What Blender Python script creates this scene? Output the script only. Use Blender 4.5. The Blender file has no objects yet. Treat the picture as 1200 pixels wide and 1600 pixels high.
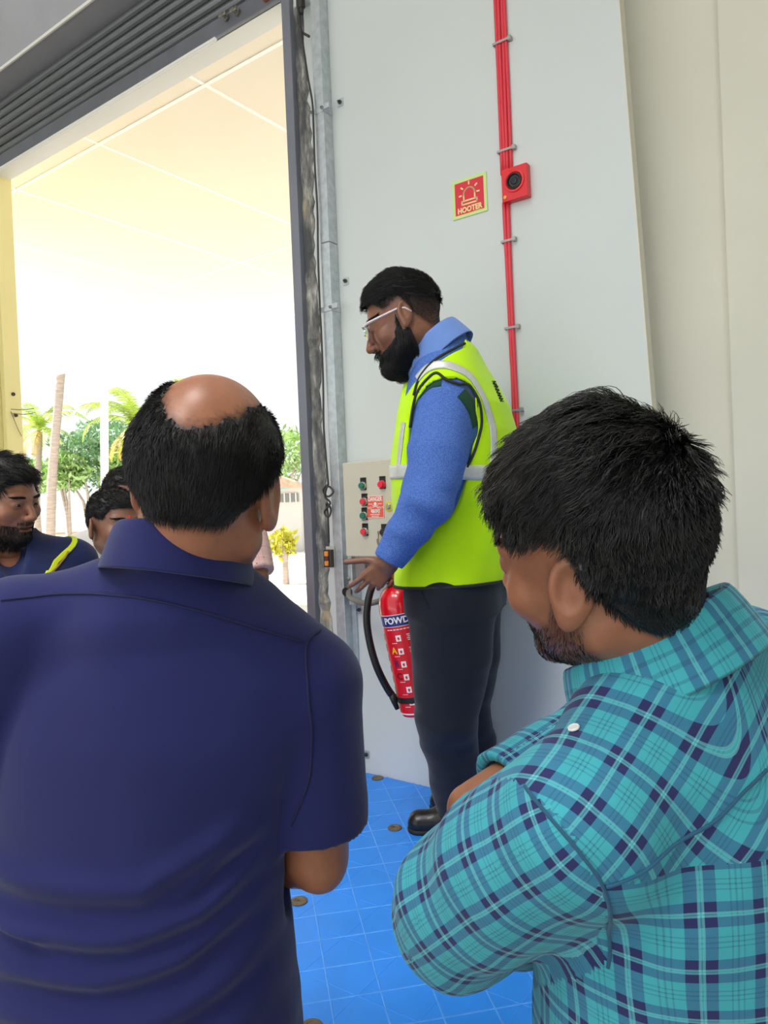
import bpy, bmesh, math, random
import numpy as np
from mathutils import Vector, Matrix

random.seed(7)
RNG = np.random.default_rng(7)
SC = bpy.context.scene
COL = SC.collection

# ------------------------------------------------------------------ camera
FPX = 1140.0                      # focal length in pixels of the 1200x1600 frame
YAW, PITCH, ROLL = math.radians(35.85), math.radians(-0.6), math.radians(-2.4)
CAM_H, CAM_D = 1.55, 2.30         # eye height above the yard, distance from the door wall


def cam_axes(yaw):
    f = np.array([-math.sin(yaw) * math.cos(PITCH), math.cos(yaw) * math.cos(PITCH), math.sin(PITCH)])
    r0 = np.array([math.cos(yaw), math.sin(yaw), 0.0])
    u0 = np.cross(r0, f)
    r = r0 * math.cos(ROLL) + u0 * math.sin(ROLL)
    return r, np.cross(r, f), f


_r, _u, _f = cam_axes(YAW)
cam_data = bpy.data.cameras.new('camera')
cam_data.sensor_fit = 'VERTICAL'
cam_data.sensor_height = 36.0
cam_data.lens = FPX * 36.0 / 1600.0
cam_data.clip_start = 0.05
cam_data.clip_end = 300
cam = bpy.data.objects.new('camera', cam_data)
COL.objects.link(cam)
M = Matrix.Identity(4)
for i in range(3):
    M[i][0], M[i][1], M[i][2] = _r[i], _u[i], -_f[i]
M[0][3], M[1][3], M[2][3] = 0.0, -CAM_D, CAM_H
cam.matrix_world = M
SC.camera = cam

# ------------------------------------------------------------------ sky, sun, lamps, exposure
world = bpy.data.worlds.new('sky')
SC.world = world
world.use_nodes = True
wn = world.node_tree
wn.nodes.clear()
w_out = wn.nodes.new('ShaderNodeOutputWorld')
w_bg = wn.nodes.new('ShaderNodeBackground')
w_bg.inputs['Color'].default_value = (0.93, 0.965, 1.0, 1)   # bright hazy tropical sky
w_bg.inputs['Strength'].default_value = 1.65
wn.links.new(w_bg.outputs[0], w_out.inputs[0])


def lamp(name, kind, energy, color, loc, rot, size=None, size_y=None, angle=None):
    d = bpy.data.lights.new(name, kind)
    d.energy = energy
    d.color = color
    if size:
        d.shape = 'RECTANGLE'
        d.size, d.size_y = size, size_y or size
    if angle is not None:
        d.angle = angle
    o = bpy.data.objects.new(name, d)
    COL.objects.link(o)
    o.location = loc
    o.rotation_euler = rot
    return o


lamp('sun', 'SUN', 19.0, (1.0, 0.965, 0.915), (-10, 2, 14), tuple(Vector((0.60, 0.20, -0.77)).to_track_quat('-Z', 'Y').to_euler()), angle=math.radians(0.6))
# added unseen area lamps that brighten the deck, the men and the lower wall
for _lx, _ly, _tilt, _e, _sp in ((-1.0, -2.2, 0, 22, 80), (-3.4, -3.0, 0, 22, 80), (-2.6, -4.6, 36, 12, 48), (-0.9, -4.4, 36, 11, 48)):
    _l = lamp('added_lamp', 'AREA', _e, (1.0, 0.99, 0.97), (_lx, _ly, 5.7), (math.radians(_tilt), 0, 0), 1.2, 1.2)
    _l.data.spread = math.radians(_sp)          # narrow beam, kept off the upper wall
SC.view_settings.view_transform = 'Standard'
SC.view_settings.look = 'None'
SC.view_settings.exposure = -0.5
SC.view_settings.gamma = 1.0
SC.view_settings.use_curve_mapping = False


# ------------------------------------------------------------------ pixel helpers (photograph -> points of the place)
def ray(x, y, yaw):
    r, u, f = cam_axes(yaw)
    return (x - 600) / FPX * r + (800 - y) / FPX * u + f


def on_wall(x, y, Y=0.0):
    d = ray(x, y, YAW)
    return d / d[1] * (CAM_D + Y) + np.array([0, -CAM_D, CAM_H])


def on_level(x, y, Z):
    d = ray(x, y, YAW)
    return d / d[2] * (Z - CAM_H) + np.array([0, -CAM_D, CAM_H])


def at_depth(x, y, depth):
    """world point seen at pixel x, y, 'depth' metres ahead of the camera"""
    d = ray(x, y, YAW)
    fl = np.array([-math.sin(YAW), math.cos(YAW), 0])
    return d / (d @ fl) * depth + np.array([0, -CAM_D, CAM_H])


def lev(x, y, depth):
    """the same point in the level frame of the photographer: x right, y ahead, z up"""
    d = ray(x, y, 0.0)
    return d / d[1] * depth + np.array([0, 0, CAM_H])


CY, SY = math.cos(YAW), math.sin(YAW)


def lev_to_world(p):
    return np.array([p[0] * CY - p[1] * SY, p[0] * SY + p[1] * CY - CAM_D, p[2]])


# ------------------------------------------------------------------ materials
MATS = {}


def s2l(c):
    return tuple(((v / 255.0) / 12.92 if v / 255.0 <= 0.04045 else ((v / 255.0 + 0.055) / 1.055) ** 2.4) for v in c)


class NT:
    def __init__(self, m):
        self.t = m.node_tree
        self.n = m.node_tree.nodes
        self.b = self.n['Principled BSDF']

    def add(self, kind, **kw):
        nd = self.n.new(kind)
        for k, v in kw.items():
            if k.startswith('_'):
                setattr(nd, k[1:], v)
            else:
                nd.inputs[k.replace('__', ' ')].default_value = v
        return nd

    def link(self, a, b):
        self.t.links.new(a, b)

    def coord(self, out='Object'):
        return self.n.new('ShaderNodeTexCoord').outputs[out]

    def noise(self, scale, detail=4, rough=0.55, vec=None, stretch=None):
        nd = self.add('ShaderNodeTexNoise', Scale=scale, Detail=detail, Roughness=rough)
        v = vec or self.coord()
        if stretch:
            mp = self.add('ShaderNodeMapping')
            mp.inputs['Scale'].default_value = stretch
            self.link(v, mp.inputs[0])
            v = mp.outputs[0]
        self.link(v, nd.inputs['Vector'])
        return nd.outputs[0]

    def ramp(self, fac, stops):
        r = self.n.new('ShaderNodeValToRGB')
        el = r.color_ramp.elements
        while len(el) < len(stops):
            el.new(0.5)
        for e, (p, c) in zip(el, stops):
            e.position = p
            e.color = (*c, 1) if len(c) == 3 else c
        self.link(fac, r.inputs[0])
        return r.outputs[0]

    def mix(self, fac, a, b, mode='MIX'):
        m = self.n.new('ShaderNodeMix')
        m.data_type = 'RGBA'
        m.blend_type = mode
        for s, v in ((0, fac), (6, a), (7, b)):
            if hasattr(v, 'is_linked') or hasattr(v, 'links'):
                self.link(v, m.inputs[s])
            elif s == 0:
                m.inputs[s].default_value = v
            else:
                m.inputs[s].default_value = (*v, 1) if len(v) == 3 else v
        return m.outputs[2]

    def math(self, op, a, b=0.0, c=None):
        m = self.n.new('ShaderNodeMath')
        m.operation = op
        for i, v in enumerate((a, b, c)):
            if v is None:
                continue
            if hasattr(v, 'links'):
                self.link(v, m.inputs[i])
            else:
                m.inputs[i].default_value = v
        return m.outputs[0]

    def bump(self, h, strength=0.3, dist=0.002):
        b = self.add('ShaderNodeBump', Strength=strength, Distance=dist)
        self.link(h, b.inputs['Height'])
        self.link(b.outputs[0], self.b.inputs['Normal'])


def mat(name, color, rough=0.6, metal=0.0, var=0.0, vscale=6.0, bump=0.0, bscale=60.0, spec=0.5, stretch=None, coat=0.0):
    """plain surface with a little colour variation and relief; color in sRGB 0-255"""
    if name in MATS:
        return MATS[name]
    m = bpy.data.materials.new(name)
    m.use_nodes = True
    t = NT(m)
    c = s2l(color)
    t.b.inputs['Roughness'].default_value = rough
    t.b.inputs['Metallic'].default_value = metal
    t.b.inputs['Specular IOR Level'].default_value = spec
    t.b.inputs['Coat Weight'].default_value = coat
    if var > 0:
        n = t.noise(vscale, stretch=stretch)
        lo = tuple(max(0, v * (1 - var)) for v in c)
        hi = tuple(min(1, v * (1 + var)) for v in c)
        t.link(t.ramp(n, [(0.3, lo), (0.7, hi)]), t.b.inputs['Base Color'])
    else:
        t.b.inputs['Base Color'].default_value = (*c, 1)
    if bump > 0:
        t.bump(t.noise(bscale, stretch=stretch), bump, 0.003)
    MATS[name] = m
    return m


# ------------------------------------------------------------------ mesh building
def link(o, parent=None):
    COL.objects.link(o)
    if parent is not None:
        o.parent = parent
    return o


def tag(o, label=None, cat=None, group=None, kind=None):
    for k, v in (('label', label), ('category', cat), ('group', group), ('kind', kind)):
        if v:
            o[k] = v
    return o


def empty(name, loc=(0, 0, 0), rz=0.0, label=None, cat=None, group=None, kind=None):
    o = bpy.data.objects.new(name, None)
    o.empty_display_size = 0.1
    COL.objects.link(o)
    o.location = loc
    o.rotation_euler = (0, 0, rz)
    return tag(o, label, cat, group, kind)


class MB:
    """collects shapes for ONE mesh object"""

    def __init__(self):
        self.v, self.f, self.mi = [], [], []
        self.cur = 0

    def add(self, verts, faces):
        o = len(self.v)
        self.v += [tuple(map(float, p)) for p in verts]
        self.f += [tuple(i + o for i in f) for f in faces]
        self.mi += [self.cur] * len(faces)
        return self

    def box(self, lo, hi, M=None):
        x0, y0, z0 = lo
        x1, y1, z1 = hi
        vs = [(x0, y0, z0), (x1, y0, z0), (x1, y1, z0), (x0, y1, z0), (x0, y0, z1), (x1, y0, z1), (x1, y1, z1), (x0, y1, z1)]
        if M is not None:
            vs = [tuple(M @ Vector(p)) for p in vs]
        return self.add(vs, [(0, 3, 2, 1), (4, 5, 6, 7), (0, 1, 5, 4), (1, 2, 6, 5), (2, 3, 7, 6), (3, 0, 4, 7)])

    def bbox(self, lo, hi, b=0.004, M=None):
        """box with chamfered edges"""
        bm = bmesh.new()
        bmesh.ops.create_cube(bm, size=1)
        for v in bm.verts:
            v.co = Vector([lo[i] + (v.co[i] + .5) * (hi[i] - lo[i]) for i in range(3)])
        b = min(b, *[0.45 * abs(hi[i] - lo[i]) for i in range(3)])
        bmesh.ops.bevel(bm, geom=bm.edges[:], offset=b, segments=2, affect='EDGES', profile=0.5)
        if M is not None:
            bm.transform(M)
        return self.bm(bm)

    def bm(self, bm):
        bm.verts.index_update()
        self.add([v.co for v in bm.verts], [[v.index for v in f.verts] for f in bm.faces])
        bm.free()
        return self

    def prism(self, poly, d, axis=2, base=0.0):
        """extrude a 2-D polygon by d along an axis"""
        n = len(poly)

        def P(p, h):
            q = [p[0], p[1]]
            q.insert(axis, h)
            return q
        vs = [P(p, base) for p in poly] + [P(p, base + d) for p in poly]
        fs = [tuple(range(n))[::-1], tuple(range(n, 2 * n))] + [(i, (i + 1) % n, n + (i + 1) % n, n + i) for i in range(n)]
        return self.add(vs, fs)

    def tube(self, pts, r, n=8, caps=True):
        pts = [Vector(p) for p in pts]
        rs = r if hasattr(r, '__len__') else [r] * len(pts)
        t0 = (pts[1] - pts[0]).normalized()
        u = t0.orthogonal().normalized()
        vs, fs = [], []
        for i, p in enumerate(pts):
            t = (pts[min(i + 1, len(pts) - 1)] - pts[max(i - 1, 0)]).normalized()
            u = (u - t * u.dot(t)).normalized()
            w = t.cross(u)
            for k in range(n):
                a = 2 * math.pi * k / n
                vs.append(p + (u * math.cos(a) + w * math.sin(a)) * rs[i])
        for i in range(len(pts) - 1):
            for k in range(n):
                fs.append((i * n + k, i * n + (k + 1) % n, (i + 1) * n + (k + 1) % n, (i + 1) * n + k))
        if caps:
            fs.append(tuple(range(n))[::-1])
            fs.append(tuple(range((len(pts) - 1) * n, len(pts) * n)))
        return self.add(vs, fs)

    def lathe(self, prof, n=24, M=None):
        """profile of (radius, z) turned about z"""
        vs, fs = [], []
        for (r, z) in prof:
            for k in range(n):
                a = 2 * math.pi * k / n
                vs.append(Vector((r * math.cos(a), r * math.sin(a), z)))
        for i in range(len(prof) - 1):
            for k in range(n):
                fs.append((i * n + k, i * n + (k + 1) % n, (i + 1) * n + (k + 1) % n, (i + 1) * n + k))
        fs.append(tuple(range(n))[::-1])
        fs.append(tuple(range((len(prof) - 1) * n, len(prof) * n)))
        if M is not None:
            vs = [M @ p for p in vs]
        return self.add(vs, fs)

    def build(self, name, material, parent=None, smooth=False, angle=None):
        me = bpy.data.meshes.new(name)
        me.from_pydata(self.v, [], self.f)
        ms = material if isinstance(material, (list, tuple)) else [material]
        for m in ms:
            me.materials.append(m)
        me.polygons.foreach_set('material_index', self.mi)
        me.polygons.foreach_set('use_smooth', [bool(smooth)] * len(me.polygons))
        if smooth and angle:
            me.set_sharp_from_angle(angle=math.radians(angle))
        me.update()
        o = bpy.data.objects.new(name, me)
        return link(o, parent)


def bez(pts, n=8):
    """Catmull-Rom through the points"""
    P = [np.array(p, float) for p in pts]
    P = [2 * P[0] - P[1]] + P + [2 * P[-1] - P[-2]]
    out = []
    for i in range(1, len(P) - 2):
        for k in range(n):
            t = k / n
            out.append(0.5 * ((2 * P[i]) + (-P[i - 1] + P[i + 1]) * t + (2 * P[i - 1] - 5 * P[i] + 4 * P[i + 1] - P[i + 2]) * t * t
                              + (-P[i - 1] + 3 * P[i] - 3 * P[i + 1] + P[i + 2]) * t ** 3))
    out.append(P[-2])
    return out


def text_mesh(body, size, depth=0.0006, bold=0.0, align='CENTER', spacing=1.0):
    """lettering as vertices and faces in the x-y plane (built-in font)"""
    cu = bpy.data.curves.new('lettering', 'FONT')
    cu.body = body
    cu.size = size
    cu.extrude = depth
    cu.offset = bold
    cu.align_x = align
    cu.align_y = 'CENTER'
    cu.space_character = spacing
    cu.resolution_u = 3
    o = bpy.data.objects.new('lettering', cu)
    COL.objects.link(o)
    bpy.context.view_layer.update()
    me = bpy.data.meshes.new_from_object(o.evaluated_get(bpy.context.evaluated_depsgraph_get()))
    v = [tuple(p.co) for p in me.vertices]
    f = [tuple(p.vertices) for p in me.polygons]
    bpy.data.objects.remove(o)
    bpy.data.curves.remove(cu)
    bpy.data.meshes.remove(me)
    return v, f


def copy_tree(o, parent=None):
    c = o.copy()
    COL.objects.link(c)
    if parent is not None:
        c.parent = parent
    for ch in list(o.children):
        copy_tree(ch, c)
    return c

# ================================================================== THE SETTING
OPEN_L, OPEN_R, OPEN_T, WALL_T = -4.50, -2.05, 3.684, 0.10
PLAT_Z = 0.48

m_wall = mat('wall_sheet', (211, 216, 214), 0.42, var=0.025, vscale=1.2, bump=0.05, bscale=9)
m_cream = mat('cream_masonry', (220, 217, 200), 0.7, var=0.03, vscale=2.0, bump=0.12, bscale=45)
m_yellow = mat('yellow_paint', (240, 226, 158), 0.6, var=0.02, vscale=3, bump=0.1, bscale=50)
m_white = mat('white_paint', (236, 234, 226), 0.6, var=0.02, vscale=4)
m_guide = mat('grey_painted_steel', (128, 130, 140), 0.45, metal=0.2, var=0.12, vscale=14, stretch=(1, 1, .15))
m_galv = mat('galvanised_steel', (196, 203, 206), 0.38, metal=0.55, var=0.14, vscale=38, bump=0.06, bscale=80)
m_bolt = mat('dull_zinc', (140, 138, 130), 0.4, metal=0.8, var=0.2, vscale=60)
m_slat = mat('shutter_slat_steel', (132, 133, 138), 0.30, metal=0.8, var=0.10, vscale=12, stretch=(.1, 1, 1))
m_bar = mat('shutter_bar_steel', (112, 114, 122), 0.45, metal=0.3, var=0.08, vscale=10)
m_hood = mat('hood_sheet', (170, 170, 176), 0.5, metal=0.1, var=0.05, vscale=4)
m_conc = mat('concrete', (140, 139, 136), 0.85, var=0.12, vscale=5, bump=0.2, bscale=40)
m_yard = mat('pale_concrete_yard', (222, 219, 213), 0.9, var=0.10, vscale=0.8, bump=0.2, bscale=14)  # one pale tone over the whole yard
m_roofm = mat('roof_sheet', (190, 190, 188), 0.6)


def struct(name, mb, m, parent=None, label=None, **k):
    o = mb.build(name, m, parent, **k)
    if parent is None:
        o['kind'] = 'structure'
    if label:
        o['label'] = label
    return o


ROOF = 6.0
# door wall: sandwich sheets, three pieces round the opening; its free right edge leans a little
right_edge = lambda z: -0.64 - (z - 1.87) * 0.0415
wb = MB()
wb.prism([(OPEN_R, 0), (right_edge(0), 0), (right_edge(ROOF), ROOF), (OPEN_R, ROOF)], 0.05, axis=1)
wb.prism([(OPEN_R, 0), (-0.95, 0), (-0.95, ROOF), (OPEN_R, ROOF)], 0.05, axis=1, base=0.05)
wb.box((OPEN_L, 0, OPEN_T), (OPEN_R, WALL_T, ROOF))
struct('wall_back', wb, m_wall, label='pale grey sandwich-sheet wall beside the loading door')
struct('trim_1', MB().box((OPEN_L, 0.0, OPEN_T - 0.012), (OPEN_R, WALL_T - .002, OPEN_T - .0005)), m_white, label='white strip under the door head')
ed = MB()
ed.prism([(right_edge(0), 0), (right_edge(0) + .004, 0), (right_edge(ROOF) + .004, ROOF), (right_edge(ROOF), ROOF)], 0.05, axis=1)
struct('trim_2', ed, m_cream, label='cream edging along the free edge of the sheet wall')
struct('wall_left', MB().box((-7.5, 0, 0), (OPEN_L, WALL_T, ROOF)), m_yellow, label='yellow painted wall end at the door opening')
# masonry behind and to the right of the sheet wall
struct('wall_right', MB().box((-0.98, 0.19, 0), (3.4, 0.34, ROOF)).box((-0.437, 0.155, 0), (3.4, 0.19, ROOF)), m_cream, label='cream plastered wall behind the sheet edge')
struct('wall_side', MB().box((3.4, -8, 0), (3.55, 0.32, ROOF)), m_wall)
struct('wall_far', MB().box((-7.65, -8, 0), (-7.5, 0.1, ROOF)), m_wall)
struct('ceiling', MB().box((-7.65, -6.0, ROOF), (3.55, 0.32, ROOF + .1)), m_roofm, label='warehouse roof sheet')
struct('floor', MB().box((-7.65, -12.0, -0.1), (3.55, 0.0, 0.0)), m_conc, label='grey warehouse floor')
struct('ground', MB().box((-70, 0.0, -0.12), (25, 70, -0.004)), m_yard, label='pale concrete yard outside the door')
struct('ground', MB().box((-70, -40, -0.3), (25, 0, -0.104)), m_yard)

# plaster remains along the door guide
m_plaster = bpy.data.materials.new('flaking_plaster')
m_plaster.use_nodes = True
t = NT(m_plaster)
n1 = t.noise(26, 6, .65, stretch=(1, 1, .22))
n2 = t.noise(7, 3, .5, stretch=(1, 1, .5))
c1 = t.ramp(n1, [(.40, s2l((88, 88, 90))), (.54, s2l((140, 138, 132))), (.66, s2l((205, 200, 190)))])
c2 = t.ramp(n2, [(.60, (0, 0, 0)), (.72, (1, 1, 1))])
t.link(t.mix(c2, c1, s2l((196, 170, 128))), t.b.inputs['Base Color'])
t.b.inputs['Roughness'].default_value = .9
t.bump(n1, .7, .006)
rg = random.Random(3)
pl = MB()
zs = [0.0 + 0.035 * i for i in range(108)]
rows = []
for z in zs:
    w = 0.042 + rg.uniform(-.008, .010) + .006 * math.sin(z * 9)
    if z > 3.3:
        w *= max(0.25, 1 - (z - 3.3) * 1.6)
    dpt = 0.022 + rg.uniform(-.006, .006)
    rows.append([(-1.995, 0.0, z), (-1.995, -dpt, z), (-1.995 + w * .6, -dpt * .9, z), (-1.995 + w, -.004, z), (-1.995 + w, 0.0, z)])
vs = [p for r in rows for p in r]
fs = []
for i in range(len(rows) - 1):
    for k in range(4):
        a = i * 5 + k
        fs.append((a, a + 1, a + 6, a + 5))
pl.add(vs, fs)
struct('trim_3', pl, m_plaster, label='rough flaking plaster strip beside the steel door guide')

# ------------------------------------------------------------------ roller shutter, rolled up over the opening
sh = empty('roller_shutter', (-3.27, -0.03, 3.60), 0, 'rolled-up grey steel roller shutter over the bright loading door', 'shutter')
bx, by_, bz = sh.location


def rel(p):
    return (p[0] - bx, p[1] - by_, p[2] - bz)


def relbox(mb, lo, hi, b=None):
    (mb.bbox(rel(lo), rel(hi), b) if b else mb.box(rel(lo), rel(hi)))
    return mb


relbox(MB(), (-2.04, -0.05, 0.0), (-1.995, 0.0, 4.0), .003).build('guide_rail', m_guide, sh)
relbox(MB(), (-4.60, -0.05, 0.0), (-4.545, 0.0, 4.0), .003).build('guide_rail', mat('yellowed_steel', (236, 224, 160), .5), sh)
bar = MB()
relbox(bar, (-4.55, -0.058, 3.640), (-2.04, -0.040, 3.715), .003)
bar.build('bottom_bar', m_bar, sh)
lip = MB().tube([rel((-4.55, -0.056, 3.634)), rel((-2.43, -0.056, 3.634))], .009, 8)
lip.build('bottom_lip', mat('bright_rail', (238, 236, 230), .4), sh, smooth=True, angle=50)
NSL = 6
z0 = 3.718
dz = (4.035 - z0) / NSL
for k in range(NSL):
    a = z0 + k * dz
    prof = []
    for j in range(7):
        s = j / 6
        prof.append((-0.048 - 0.016 * math.sin(math.pi * s) ** .8, a + .003 + s * (dz - .010)))
    prof += [(-0.040, a + dz - .006), (-0.040, a + .003)]
    o_ = MB().prism([(y - by_, z - bz) for y, z in prof], 2.51, axis=0, base=-4.55 - bx)
    o_.build('slat', m_slat, sh)
hd = MB()
hood_poly = [(-0.02, 4.04), (-0.193, 4.035), (-0.215, 4.18), (-0.34, 4.55), (-0.34, 4.75), (-0.02, 4.75), (-0.02, 4.60)]
hd.prism([(y - by_, z - bz) for y, z in hood_poly], 3.0, axis=0, base=-4.75 - bx)
hd.build('hood', m_hood, sh)
relbox(MB(), (-4.75, -0.197, 4.030), (-1.75, -0.188, 4.046)).build('hood_edge', m_white, sh)
for px, py in ((352, 26), (369, 18)):
    p = on_wall(px, py, -0.07)
    b_ = MB().lathe([(.016, 0), (.016, .012), (.008, .013), (.008, .035)], 10, Matrix.Translation(rel((p[0], -.058, p[2]))) @ Matrix.Rotation(math.radians(90), 4, 'X'))
    b_.bbox(tuple(np.array(rel((p[0], -.088, p[2]))) - (.022, .004, .007)), tuple(np.array(rel((p[0], -.088, p[2]))) + (.022, .004, .007)), .003)
    b_.build('wing_bolt', m_bolt, sh)
relbox(MB(), (-2.12, -0.075, 3.655), (-2.045, -0.05, 3.70), .003).build('rusty_stop', mat('rust', (140, 88, 62), .8, var=.25, vscale=40), sh)

# holes painted as dark discs, and stray wire, on the yellow wall end
for (y, z), lab in (((.05, 2.33), 'upper small hole, painted as a dark disc, in the yellow wall end'), ((.06, 2.20), 'lower small hole, painted as a dark disc, by the loose wires')):
    hw = MB().lathe([(.012, 0), (.012, .006), (.005, .007)], 10, Matrix.Translation((OPEN_L, y, z)) @ Matrix.Rotation(math.radians(90), 4, 'Y'))
    tag(hw.build('hole_disc', mat('dark_hole', (70, 62, 45), .8)), lab, 'anchor', 'painted holes in the yellow wall end')
wv = MB()
wv.tube(bez([(OPEN_L + .004, .03, 2.235), (OPEN_L + .05, .07, 2.23), (OPEN_L + .11, .12, 2.235)]), .0022, 6)
wv.tube(bez([(OPEN_L + .004, .04, 2.21), (OPEN_L + .07, .08, 2.20), (OPEN_L + .12, .12, 2.21)]), .0022, 6)
wv.tube(bez([(OPEN_L + .004, .03, 2.22), (OPEN_L + .014, .06, 2.12), (OPEN_L + .012, .085, 2.07)]), .0022, 6)
tag(wv.build('loose_wire', mat('grey_wire', (120, 112, 90), .6)), 'thin loose wires poking out of the yellow wall end', 'wire')

# ------------------------------------------------------------------ canopy over the yard side of the door
m_can = mat('canopy_panel', (238, 226, 206), 0.75, var=0.015, vscale=1.0)
can = empty('canopy', (-4.0, 0.1, 4.2), 0, kind='structure')
can['label'] = 'cream panelled canopy over the yard in front of the door'
cx0, cyy, czz = can.location
MB().box((-16 - cx0, 0.0, .03), (-1.05 - cx0, 5.2, .10)).build('canopy_backing', mat('joint_white', (250, 249, 244), .7), can)
panel_mesh = {}
for i in range(13):
    xa = -3.48 - 1.135 * 10 + 1.135 * i
    MB().box((xa - cx0 - .014, .010, -.003), (xa - cx0 + .014, 5.09, .012)).build('joint_strip', MATS['joint_white'], can)
for yj in (.71, 3.11):
    MB().box((-15 - cx0, yj - .014, -.0045), (-1.1 - cx0, yj + .014, .012)).build('joint_strip', MATS['joint_white'], can)
ys = [(0.11, 0.80), (0.82, 3.20), (3.22, 5.2)]
for i in range(12):
    xa = -3.48 - 1.135 * 10 + 1.135 * i
    for j, (ya, yb) in enumerate(ys):
        key = j
        if key not in panel_mesh:
            o = MB().bbox((0.008, 0, 0), (1.127, yb - ya, .03), .004).build('ceiling_panel', m_can, can)
            panel_mesh[key] = o.data
        else:
            o = link(bpy.data.objects.new('ceiling_panel', panel_mesh[key]), can)
        o.location = (xa - cx0, ya - cyy, 0)
struct('canopy_post', MB().box((-1.6, 4.85, 0), (-1.35, 5.1, 4.2)), m_white, label='white canopy post')

# ================================================================== BLUE PLATFORM
m_blue = mat('blue_moulded_plastic', (48, 140, 242), 0.38, var=0.06, vscale=7, bump=0.10, bscale=20, spec=.35)
m_blue_rib = mat('scuffed_blue_edge', (86, 158, 248), 0.38, var=0.15, vscale=30)
PX0, PX1, PY0, PY1 = -1.80, 0.55, -1.265, -0.002
plat = empty('platform', ((PX0 + PX1) / 2, (PY0 + PY1) / 2, 0), 0, 'low platform decked with scuffed bright blue plastic sheet', 'platform')
pc = plat.location
MB().bbox((PX0 - pc.x, PY0 - pc.y, 0), (PX1 - pc.x, PY1 - pc.y, PLAT_Z), .008).build('deck', m_blue, plat)
e1 = np.array([0.725, -0.689])       # direction of the long embossed lines
e2 = np.array([0.689, 0.725])
o0 = np.array([-1.721, -0.036])      # first screw
CELL = 0.112


def clip_line(p, d):
    """part of the line p + t d over the deck"""
    t0, t1 = -9.0, 9.0
    for k, (lo, hi) in enumerate(((PX0 + .01, PX1 - .01), (PY0 + .01, PY1 - .004))):
        if abs(d[k]) < 1e-9:
            if not lo <= p[k] <= hi:
                return None
            continue
        a, b = (lo - p[k]) / d[k], (hi - p[k]) / d[k]
        t0, t1 = max(t0, min(a, b)), min(t1, max(a, b))
    return (t0, t1) if t1 - t0 > .05 else None


def flat_bar(mb, a, b, w, h, z):
    a, b = np.array(a), np.array(b)
    d = (b - a) / np.linalg.norm(b - a)
    n = np.array([-d[1], d[0]]) * w / 2
    m_ = np.array([-d[1], d[0]]) * w / 5
    vs = []
    for p in (a, b):
        for q, zz in ((p - n, z), (p - m_, z + h), (p + m_, z + h), (p + n, z)):
            vs.append((q[0] - pc.x, q[1] - pc.y, zz))
    mb.add(vs, [(0, 1, 5, 4), (1, 2, 6, 5), (2, 3, 7, 6), (0, 3, 2, 1), (4, 5, 6, 7)])


g = MB()
gd = MB()
rg = random.Random(5)
for k in range(-16, 22):
    for d, n in ((e1, e2), (e2, e1)):
        p = o0 + n * (k * CELL + (.012 if d is e1 else .0))
        c = clip_line(p, d)
        if c:
            flat_bar(g, p + d * c[0], p + d * c[1], .004, .0014, PLAT_Z)
for k in range(-8, 16):
    for d, n in (((e1 + e2) / 1.4142, (e2 - e1) / 1.4142), ((e2 - e1) / 1.4142, (e1 + e2) / 1.4142)):
        p = o0 + n * (k * CELL * 1.4142 + .05)
        c = clip_line(p, d)
        if c:
            flat_bar(gd, p + d * c[0], p + d * c[1], .003, .0007, PLAT_Z)
g.build('embossed_grid', m_blue_rib, plat)['kind'] = 'stuff'
gd.build('embossed_diagonals', m_blue, plat)['kind'] = 'stuff'
m_screw = mat('dirty_brass_washer', (118, 104, 84), .5, metal=.5, var=.2, vscale=90)
scr = MB().lathe([(.024, 0), (.024, .003), (.021, .0045), (.012, .0045), (.011, .003), (.0045, .003), (.004, .0012)], 20)
screw_spots = [(-1.721, -.036), (-1.411, -.361), (-1.379, -.862), (-1.030, -1.205), (-1.05, -.70), (-.70, -1.03), (-.72, -.36), (-.38, -.70), (-1.06, -.03), (-.05, -1.02), (-.03, -.38), (.28, -.7)]
sm = None
for (x, y) in screw_spots:
    if sm is None:
        o = scr.build('screw_washer', m_screw, plat, smooth=True, angle=30)
        sm = o.data
    else:
        o = link(bpy.data.objects.new('screw_washer', sm), plat)
    o.location = (x - pc.x, y - pc.y, PLAT_Z)

# ================================================================== TRUNKING, ANCHORS, PENDANT SWITCH
tr = empty('trunking', (-1.858, -0.03, PLAT_Z), 0, 'galvanised square cable trunking standing upright beside the door guide', 'trunking')


def lc(parent, p):
    return tuple(np.array(p, float) - np.array(parent.location))


def lbox(parent, lo, hi, b=.002, mb=None):
    return (mb or MB()).bbox(lc(parent, lo), lc(parent, hi), b)


TX0, TX1, TY = -1.880, -1.835, -0.055
lbox(tr, (TX0, TY, 2.60), (TX1, -.001, 4.02)).build('upper_length', m_galv, tr)
lbox(tr, (TX0, TY, .62), (TX1, -.001, 2.597)).build('middle_length', m_galv, tr)
lbox(tr, (TX0 - .001, TY - .001, PLAT_Z), (TX1 + .001, -.001, .617)).build('lower_length', m_galv, tr)
lbox(tr, (TX1, -.012, PLAT_Z), (TX1 + .022, -.001, 1.62), .001).build('back_flange', m_galv, tr)
for z in (3.12, 2.335):
    c = MB()
    lbox(tr, (TX0 - .022, TY - .003, z - .010), (TX1 + .003, TY, z + .010), .001, c)
    lbox(tr, (TX1, TY - .003, z - .010), (TX1 + .003, -.001, z + .010), .001, c)
    lbox(tr, (TX1, TY - .003, z - .004), (TX1 + .030, TY + .006, z + .016), .001, c)
    c.build('clamp_strap', m_galv, tr)
    for x in (TX0 - .014, TX1 - .004):
        MB().lathe([(.0065, 0), (.0065, .004), (.004, .005), (.004, .009)], 8, Matrix.Translation(lc(tr, (x, TY - .003, z + .004))) @ Matrix.Rotation(math.radians(90), 4, 'X')).build('strap_bolt', m_bolt, tr)
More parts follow.
